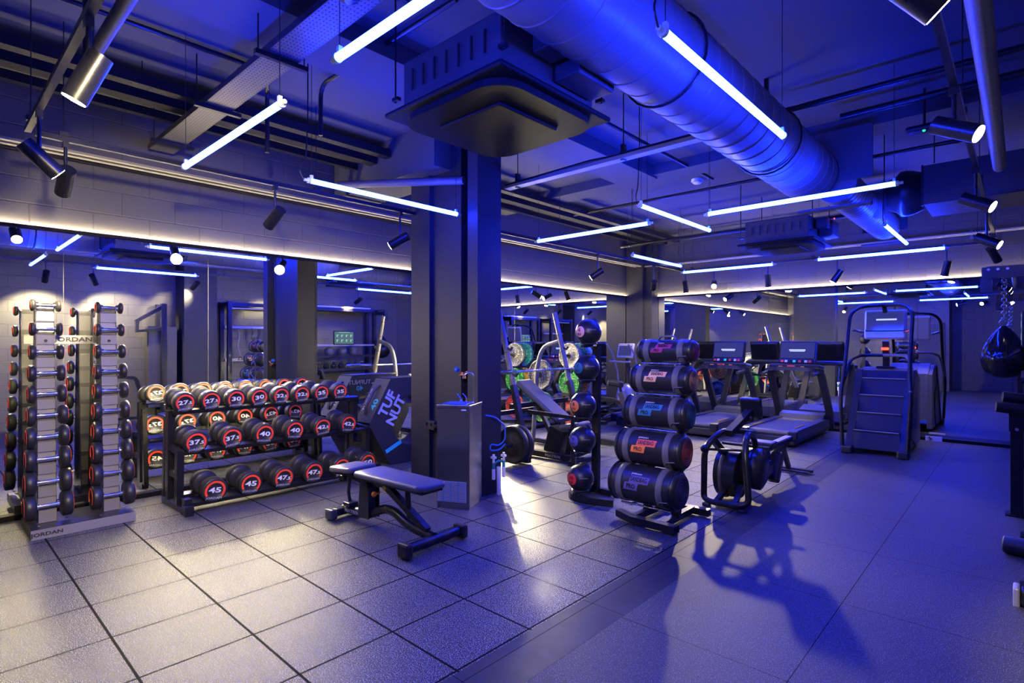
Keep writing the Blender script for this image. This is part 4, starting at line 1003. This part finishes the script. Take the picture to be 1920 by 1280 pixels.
# ---------------------------------------------------------------- treadmills
def treadmill(x, y, label):
    t = thing('treadmill', label, 'treadmill', (x, y, 0), group='treadmills facing the far mirror')
    MB().box((0, .0, .10), (.66, 1.9, .12), bev=.02).box((0, .0, .175), (.58, 1.86, .06)).build('deck_base', 'graphite', t)
    bl = MB().box((0, -.17, .225), (.54, 1.50, .02)).cyl((-.27, -.93, .205), (.27, -.93, .205), .03).build('running_belt', 'belt', t)
    for s in (-1, 1):
        rl = MB().prism([(-1.0, .14), (-1.0, .235), (-.96, .255), (.55, .255), (.9, .22), (.9, .12)], (s * .325, 0, 0), (0, 1, 0), (0, 0, 1), .11, (1, 0, 0)).build('side_rail', 'grey_plastic', t)
        MB().box((s * .285, -.55, .2575), (.022, .42, .012)).build('amber_strip', 'yellow', rl)
        MB().box((s * .325, -1.0, .185), (.125, .06, .12), bev=.015).build('rear_cap', 'plastic', rl)
        MB().tube([(s * .385, .80, .10), (s * .385, .72, .35), (s * .37, .28, .98), (s * .33, .22, 1.05)], 0, flat=(.055, .10), fil=.06).build('upright', 'graphite', t)
        MB().tube([(s * .35, .25, 1.03), (s * .37, .0, 1.0), (s * .36, -.16, .99)], .026, 10, fil=.08).build('side_handrail', 'rubber', t)
    MB().prism([(.52, .22), (.60, .31), (.74, .34), (1.04, .27), (1.08, .10), (.52, .12)], (0, 0, 0), (0, 1, 0), (0, 0, 1), .66, (1, 0, 0)).build('motor_hood', 'grey_plastic', t)
    hb = MB().tube([(-.40, .22, 1.03), (-.28, .12, 1.06), (0, .07, 1.075), (.28, .12, 1.06), (.40, .22, 1.03)], 0, flat=(.10, .055), fil=.1).build('front_handrail', 'graphite', t)
    MB().box((0, .055, 1.11), (.11, .05, .02), bev=.006).build('stop_button', 'red', hb)
    for s in (-1, 1): MB().box((s * .16, .07, 1.105), (.05, .03, .012)).build('rail_button', 'orange', hb)
    MB().box((0, .34, 1.10), (.74, .30, .05), (-.12, 0, 0), bev=.02).build('console_shelf', 'graphite', t)
    c = MB().box((0, .44, 1.325), (.56, .06, .37), (-.28, 0, 0), bev=.025).build('console', 'plastic', t)
    MB().box((0, .400, 1.352), (.50, .006, .26), (-.28, 0, 0)).build('display', 'screen', c)
    MB().box((0, .382, 1.36), (.24, .006, .018), (-.28, 0, 0)).box((0, .386, 1.34), (.22, .004, .01), (-.28, 0, 0)).build('display_readout', 'readout', c)
    kp = MB().box((0, .352, 1.175), (.54, .05, .075), (-.35, 0, 0), bev=.012).build('keypad', 'plastic', c)
    for i, (cc, xx) in enumerate((('red', -.21), ('white', -.15), ('greenk', -.03), ('red', .05), ('white', .14), ('red', .2))):
        MB().box((xx, .324, 1.18), (.04, .008, .035), (-.35, 0, 0)).build('key', cc, kp) if False else MB().box((xx, .324, 1.18), (.04, .008, .035), (-.35, 0, 0)).build('keypad_key', cc, c)
    MB().box((0, .50, 1.31), (.52, .06, .34), (-.28, 0, 0), bev=.03).build('console_back', 'black', c)
    text('maker_lettering', 'MATRIX', .035, 'grey_print', c, (0, .553, 1.42), (-1, 0, 0), (0, -.28, .96), 1.5)
M['readout'] = emis('display_readout_glow', (.5, .6, 1.0), 1.2)
M['greenk'] = mat('green_key', (.02, .5, .3), .4, emit=(.02, .6, .35), es=.5)
treadmill(-2.66, 9.25, 'treadmill nearest the stair climber, with its belt fully in view')
treadmill(-3.77, 9.25, 'middle treadmill, partly behind the rowing machine')
treadmill(-4.88, 9.25, 'left treadmill, mostly hidden behind the sandbag stand')

# ---------------------------------------------------------------- elliptical in the corner
t = thing('elliptical_trainer', 'grey elliptical trainer near the corner column, behind the sandbags', 'elliptical trainer', (-5.72, 9.15, 0))
MB().box((0, 0, .05), (.10, 1.5, .07), bev=.01).box((0, .7, .04), (.5, .09, .06), bev=.01).box((0, -.75, .04), (.5, .09, .06), bev=.01).build('base', 'black', t)
MB().lathe([(0, -.09), (.26, -.08), (.30, 0), (.26, .08), (0, .09)], (0, .35, .38), (1, 0, 0), 30).build('drive_cover', 'silver', t)
MB().tube([(0, .45, .1), (0, .5, .7), (0, .38, 1.2)], .04, 12).build('mast', 'graphite', t)
c = MB().box((0, .33, 1.32), (.36, .05, .30), (-.3, 0, 0), bev=.03).build('console', 'silver', t)
MB().box((0, .298, 1.32), (.28, .006, .2), (-.3, 0, 0)).build('display', 'screen', c)
for s in (-1, 1):
    MB().tube([(s * .22, .45, .30), (s * .24, .42, .9), (s * .25, .25, 1.25), (s * .24, .02, 1.45)], .018, 10, fil=.1).build('moving_arm', 'silver', t)
    MB().tube([(s * .2, .42, .32), (s * .16, -.3, .2), (s * .16, -.72, .12)], .022, 8).box((s * .16, -.25, .25), (.14, .34, .03), bev=.01).build('pedal_arm', 'graphite', t)
MB().tube([(-.22, .1, 1.12), (-.12, .3, 1.1), (.12, .3, 1.1), (.22, .1, 1.12)], .018, 8, fil=.08).build('fixed_handle', 'silver', t)

# ---------------------------------------------------------------- stair climber
t = thing('stair_climber', 'tall stair climbing machine with dark steps and curved handrails', 'stair climber', (-1.42, 8.48, 0))
for s in (-1, 1):
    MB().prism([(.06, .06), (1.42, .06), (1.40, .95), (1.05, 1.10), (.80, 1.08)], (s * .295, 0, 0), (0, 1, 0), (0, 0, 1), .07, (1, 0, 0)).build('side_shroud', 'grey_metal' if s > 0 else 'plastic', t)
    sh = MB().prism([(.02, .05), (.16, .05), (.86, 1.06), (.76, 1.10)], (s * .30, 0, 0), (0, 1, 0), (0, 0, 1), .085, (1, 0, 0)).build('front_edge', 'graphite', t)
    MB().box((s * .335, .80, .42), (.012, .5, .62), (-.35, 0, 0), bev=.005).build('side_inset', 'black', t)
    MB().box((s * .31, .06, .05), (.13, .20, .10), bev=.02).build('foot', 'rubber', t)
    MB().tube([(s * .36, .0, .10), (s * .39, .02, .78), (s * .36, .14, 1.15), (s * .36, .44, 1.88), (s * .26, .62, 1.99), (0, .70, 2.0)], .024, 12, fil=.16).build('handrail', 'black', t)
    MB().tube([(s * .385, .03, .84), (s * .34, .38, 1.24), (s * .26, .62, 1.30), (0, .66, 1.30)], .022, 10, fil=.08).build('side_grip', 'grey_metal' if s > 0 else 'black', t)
    MB().tube([(s * .24, .66, 1.62), (s * .34, .5, 1.66)], .02, 8).build('grip_sensor', 'chrome', t)
M['step'] = mat('step_rubber', (.012, .012, .016), .45, 0, .06, 60, .1)
for k in range(4):
    y = .10 + .18 * k; z = .16 + .225 * k
    st = MB().box((0, y + .03, z + .02), (.52, .05, .24), (-.2, 0, 0)).box((0, y + .12, z + .13), (.52, .20, .03)).build('step', 'step', t)
    MB().box((0, y + .02, z + .145), (.50, .012, .008)).build('step_nosing', 'grey_print', st)
MB().box((0, .74, 1.0), (.54, .06, .16), (-.3, 0, 0)).build('kick_panel', 'plastic', t)
MB().prism([(.78, 1.06), (.84, 1.12), (1.15, 1.12), (1.42, .96), (1.42, .2), (.9, .2)], (0, 0, 0), (0, 1, 0), (0, 0, 1), .56, (1, 0, 0)).build('top_cover', 'grey_metal', t)
MB().tube([(0, .90, 1.1), (0, .84, 1.5)], 0, flat=(.09, .07)).box((0, .86, 1.13), (.22, .14, .03), bev=.01).build('console_post', 'black', t)
MB().box((0, .785, 1.39), (.09, .02, .035), bev=.008).build('stop_button', 'indicator', t)
c = MB().box((0, .80, 1.73), (.50, .06, .42), (-.12, 0, 0), bev=.03).build('console', 'silver', t)
MB().box((0, .764, 1.78), (.44, .008, .27), (-.12, 0, 0)).build('display', 'screen', c)
MB().box((.02, .756, 1.80), (.24, .004, .022), (-.12, 0, 0)).build('display_readout', 'readout', c)
MB().box((0, .772, 1.65), (.46, .05, .035), bev=.01).build('reading_shelf', 'black', c)
for i, x in enumerate((-.17, -.06, .06, .17)): MB().box((x, .79 - .02, 1.575), (.09, .008, .05), (-.12, 0, 0)).build('key', ('plastic', 'grey_print', 'grey_print', 'plastic')[i], c)
MB().tube([(0, .72, 1.98), (0, .80, 1.9)], .03, 10).box((0, .72, 2.0), (.14, .07, .05), bev=.015).build('fan_head', 'black', t)

t = thing('floor_socket_box', 'small white socket plate at the foot of the far mirror, right of the stair climber', 'socket', (-.98, RY - .21, .0))
MB().box((0, 0, .035), (.20, .02, .07)).build('plate', 'white', t)
MB().cyl((-.03, -.02, .03), (-.03, .0, .03), .014).cyl((-.05, -.02, .05), (-.05, .0, .05), .01).build('brass_fitting', 'copper', t)

# ---------------------------------------------------------------- right-hand rig, mostly beyond the frame but seen in the left mirrors
def frame_post(t, x, y, h, nm='upright', m='black', w=.085):
    p = MB().box((x, y, h / 2), (w, w, h), bev=.004).build(nm, m, t)
    MB().box((x, y, .006), (w * 1.7, w * 1.7, .012)).build('foot_plate', 'black', p)
    return p
t = thing('storage_rig', 'black steel training rig at the right edge, holding the screen and shelves', 'training rig', (-.06, 0, 0))
for x, y in ((.16, 6.40), (.16, 8.15), (.50, 6.40), (.50, 8.15)): frame_post(t, x, y, 2.34)
for x in (.16, .50): MB().box((x, 7.27, 2.30), (.08, 1.83, .08)).build('top_beam', 'black', t)
for y in (6.40, 8.15): MB().box((.33, y, 2.30), (.26, .08, .08)).build('cross_beam', 'black', t)
v = MB().box((.24, 7.27, 2.36), (.03, 1.5, .03)).box((.14, 7.27, 2.36), (.03, 1.5, .03)); v.build('monkey_bars', 'silver', t)
for z, d in ((1.13, .36), (.80, .36), (.42, .36)):
    MB().box((.235, 7.27, z), (d, 1.66, .025)).box((.06, 7.27, z + .02), (.02, 1.66, .05)).build('shelf', 'graphite', t)
MB().box((.10, 7.27, 1.42), (.04, 1.66, .04)).build('screen_rail', 'silver', t)
v = MB().box((-.03, 8.2, 2.26), (.40, .10, .13)).build('bag_arm', 'black', t)
MB().box((-.18, 8.22, 2.26), (.20, .09, .12)).box((-.24, 8.22, 2.12), (.10, .09, .16)).build('arm_bracket', 'black', v)
for x in (-.22, -.14, -.06):
    MB().cyl((x, 8.14, 2.29), (x, 8.155, 2.29), .014, n=6).build('bolt', 'silver', v)
t = thing('leg_roller_bench', 'short black steel post with bolted plates and two padded rollers at the right edge', 'exercise bench', (-.035, 6.38, 0))
frame_post(t, 0, 0, .92, 'post')
g = MB().box((.10, -.05, .83), (.30, .014, .22)).build('bolted_plate', 'black', t)
MB().box((.12, 0, .90), (.34, .09, .09)).build('cross_beam', 'black', t)
for x, z in ((.0, .92), (.0, .74), (.10, .83)):
    MB().cyl((x, -.056, z), (x, -.068, z), .013, n=6).build('bolt', 'silver', g)
for z, y in ((1.01, -.08), (.93, -.17)):
    MB().cyl((.25, y + .04, z - .03), (-.09 + (.0 if z > 1 else -.04), y - .02, z + .005), .045, n=20).build('padded_roller', 'vinyl_black', t)
MB().tube([(.16, 0, .9), (.17, -.05, 1.1)], .018, 8).build('roller_bracket', 'black', t)
t = thing('wall_screen', 'lit workout screen on the right-hand rig, seen in the left mirror', 'screen', (.01, 7.22, 1.60))
MB().box((0, 0, 0), (.03, .56, .34), bev=.006).build('casing', 'black', t)
M['scr'] = emis('workout_screen_glow', (.12, .22, .26), .9); M['scr2'] = emis('workout_screen_figures', (.35, .6, .65), 1.1)
f = MB().box((-.017, 0, 0), (.003, .52, .30)).build('lit_picture', 'scr', t)
v = MB()
for a in range(4):
    for b_ in range(2):
        y, z = -.19 + .125 * a, -.07 + .12 * b_
        v.box((-.0195, y, z), (.001, .03, .06)).box((-.0195, y + .02, z + .02), (.001, .06, .012))
v.box((-.0195, 0, .135), (.001, .3, .012)); tag(v.build('picture_figures', 'scr2', f), kind='stuff')
for i, y in enumerate((6.95, 7.3, 7.62)):
    b = thing('exercise_ball', f"shiny grey ball on the rig shelf, {('nearest', 'middle', 'farthest')[i]} of three in the mirror", 'ball', (.22, y, 1.13 + .135), group='grey balls on the rig shelf')
    MB().sphere((0, 0, 0), .12, 26).build('shell', 'vinyl', b); MB().torus((0, 0, 0), .1205, .002, (0, .3, 1)).build('seam', 'dark', b)
for i in range(7):
    y = 6.66 + i * .2
    b = thing('kettlebell', f"small chrome-handled kettlebell on the rig's lower shelf, {['first', 'second', 'third', 'fourth', 'fifth', 'sixth', 'seventh'][i]} along in the mirror", 'kettlebell', (.22, y, .815), group='kettlebells on the rig shelf')
    MB().sphere((0, 0, .085), .075, 18, (1, 1, .95)).cyl((0, 0, 0), (0, 0, .03), .05).build('body', 'rubber', b)
    MB().tube([(0, -.045, .13), (0, -.05, .20), (0, 0, .225), (0, .05, .20), (0, .045, .13)], .013, 8, fil=.03).build('handle', 'chrome', b)

def teardrop(label, x, y, ztop, zb, r):
    t = thing('teardrop_bag', label, 'punch bag', (x, y, zb))
    H = ztop - zb; prof = []
    for k in range(25):
        q = k / 24; a = q * PI
        h = H * (1 - math.cos(a)) / 2 * 1.0; w = math.sin(a) * (1 - .42 * (h / H)) * (1 - .25 * (h / H) ** 2)
        prof.append((max(r * w * 1.12, .0 if k in (0,) else .012), h))
    prof[-1] = (.03, H)
    body = MB().lathe(prof, (0, 0, 0), (0, 0, 1), 40).build('bag_body', 'gloss', t)
    MB().torus((0, 0, H + .035), .04, .007, (0, 1, 0), 20, 8).build('top_ring', 'chrome', t)
    c = MB(); z = H + .075; k = 0
    while z < 2.20 - zb:
        c.torus((0, 0, z), .022, .005, (1, 0, 0) if k % 2 else (0, 1, 0), 14, 6); z += .036; k += 1
    tag(c.build('chain', 'chrome', t), kind='stuff')
    return t
teardrop('glossy black teardrop punch bag hanging by a chain at the right edge', -.15, 8.22, 1.66, 1.08, .235)

# power rack further left along the same wall
t = thing('power_rack', 'black power rack with hanging straps, seen in the left mirror', 'power rack', (0, 0, 0))
for x, y in ((.06, 4.55), (.06, 5.75), (.50, 4.55), (.50, 5.75)): frame_post(t, x, y, 2.36)
for z in (2.30,): 
    for y in (4.55, 5.75): MB().box((.28, y, z), (.36, .08, .08)).build('side_beam', 'black', t)
for x, z, m_ in ((.06, 2.30, 'black'), (.50, 2.3, 'black')): MB().box((x, 5.15, z), (.08, 1.12, .08)).build('cross_beam', m_, t)
MB().cyl((.10, 4.6, 2.22), (.10, 5.7, 2.22), .017).build('pull_up_bar', 'silver', t)
MB().box((.42, 5.15, 1.82), (.03, 1.12, .05)).build('hook_rail', 'silver', t)
MB().box((.42, 5.15, 1.10), (.05, 1.12, .06)).build('lower_rail', 'grey_metal', t)
for i, (y, L, m_) in enumerate(((4.85, .62, 'strap'), (5.15, .34, 'rubber'), (5.42, .36, 'rubber'))):
    s = thing('hanging_strap', ['long pale strap hanging in the power rack', 'short dark looped strap hanging in the power rack', 'curved dark grip strap hanging at the right of the power rack'][i], 'strap', (.38, y, 1.80), group='straps hung in the power rack')
    MB().tube([(0, 0, 0), (0, .03, -L * .3), (0, -.01, -L * .6), (0, .05, -L)], 0, flat=(.03, .012), fil=.05).build('webbing', m_, s)
    MB().tube([(0, .05, -L), (0, .0, -L - .08), (0, .10, -L - .08), (0, .05, -L)], .01, 6).build('handle', 'rubber', s)
t = thing('cable_station', 'dark cable station with angled gusset, at the left of the power rack in the mirror', 'cable station', (.3, 3.35 + .0, 0))
frame_post(t, -.15, .0, 2.25, w=.10); frame_post(t, .2, .0, 2.25, w=.10)
MB().box((.02, 0, 1.0), (.24, .5, 1.6), bev=.01).build('weight_shroud', 'paint', t)
MB().tube([(-.15, .0, 2.2), (-.15, -.45, 1.9), (-.15, -.45, 1.7), (-.15, 0, 1.75)], 0, flat=(.07, .07)).build('gusset', 'black', t)
text('maker_lettering', 'MATRIX', .07, 'grey_print', t, (-.105, -.26, 1.6), (0, -1, 0), (0, 0, 1), 1.4) if False else None

# things on the floor at the right edge
t = thing('foam_roller', 'black foam roller lying on the floor at the right edge', 'foam roller', (.10, 5.16, .062))
MB().lathe([(.030, -.20), (.055, -.20), (.06, -.19), (.06, .19), (.055, .20), (.030, .20)], (0, 0, 0), (1, -.15, 0), 26).build('foam', 'rubber', t)
t = thing('machine_foot', 'grey-capped black machine foot at the lower right edge', 'machine foot', (.16, 4.22, .05))
MB().box((0, 0, 0), (.34, .09, .09), bev=.012).build('beam', 'black', t)
MB().box((-.185, 0, .0), (.03, .11, .11), bev=.01).build('end_cap', 'silver', t)
# low stretching rail seen in the left mirror beside the tall stand
t = thing('hip_machine', 'dark angled machine frame by the block wall, seen in the mirror beside the tall stand', 'exercise machine', (.25, 2.55, 0))
MB().tube([(0, -.35, .03), (0, -.2, .85), (0, .35, .80), (0, .5, .25)], 0, flat=(.06, .07), fil=.06).tube([(0, -.4, .03), (0, .6, .03)], 0, flat=(.07, .05)).build('frame', 'black', t)
MB().tube([(-.2, -.35, .03), (.2, -.35, .03)], 0, flat=(.06, .05)).tube([(-.2, .55, .03), (.2, .55, .03)], 0, flat=(.06, .05)).build('feet', 'black', t)
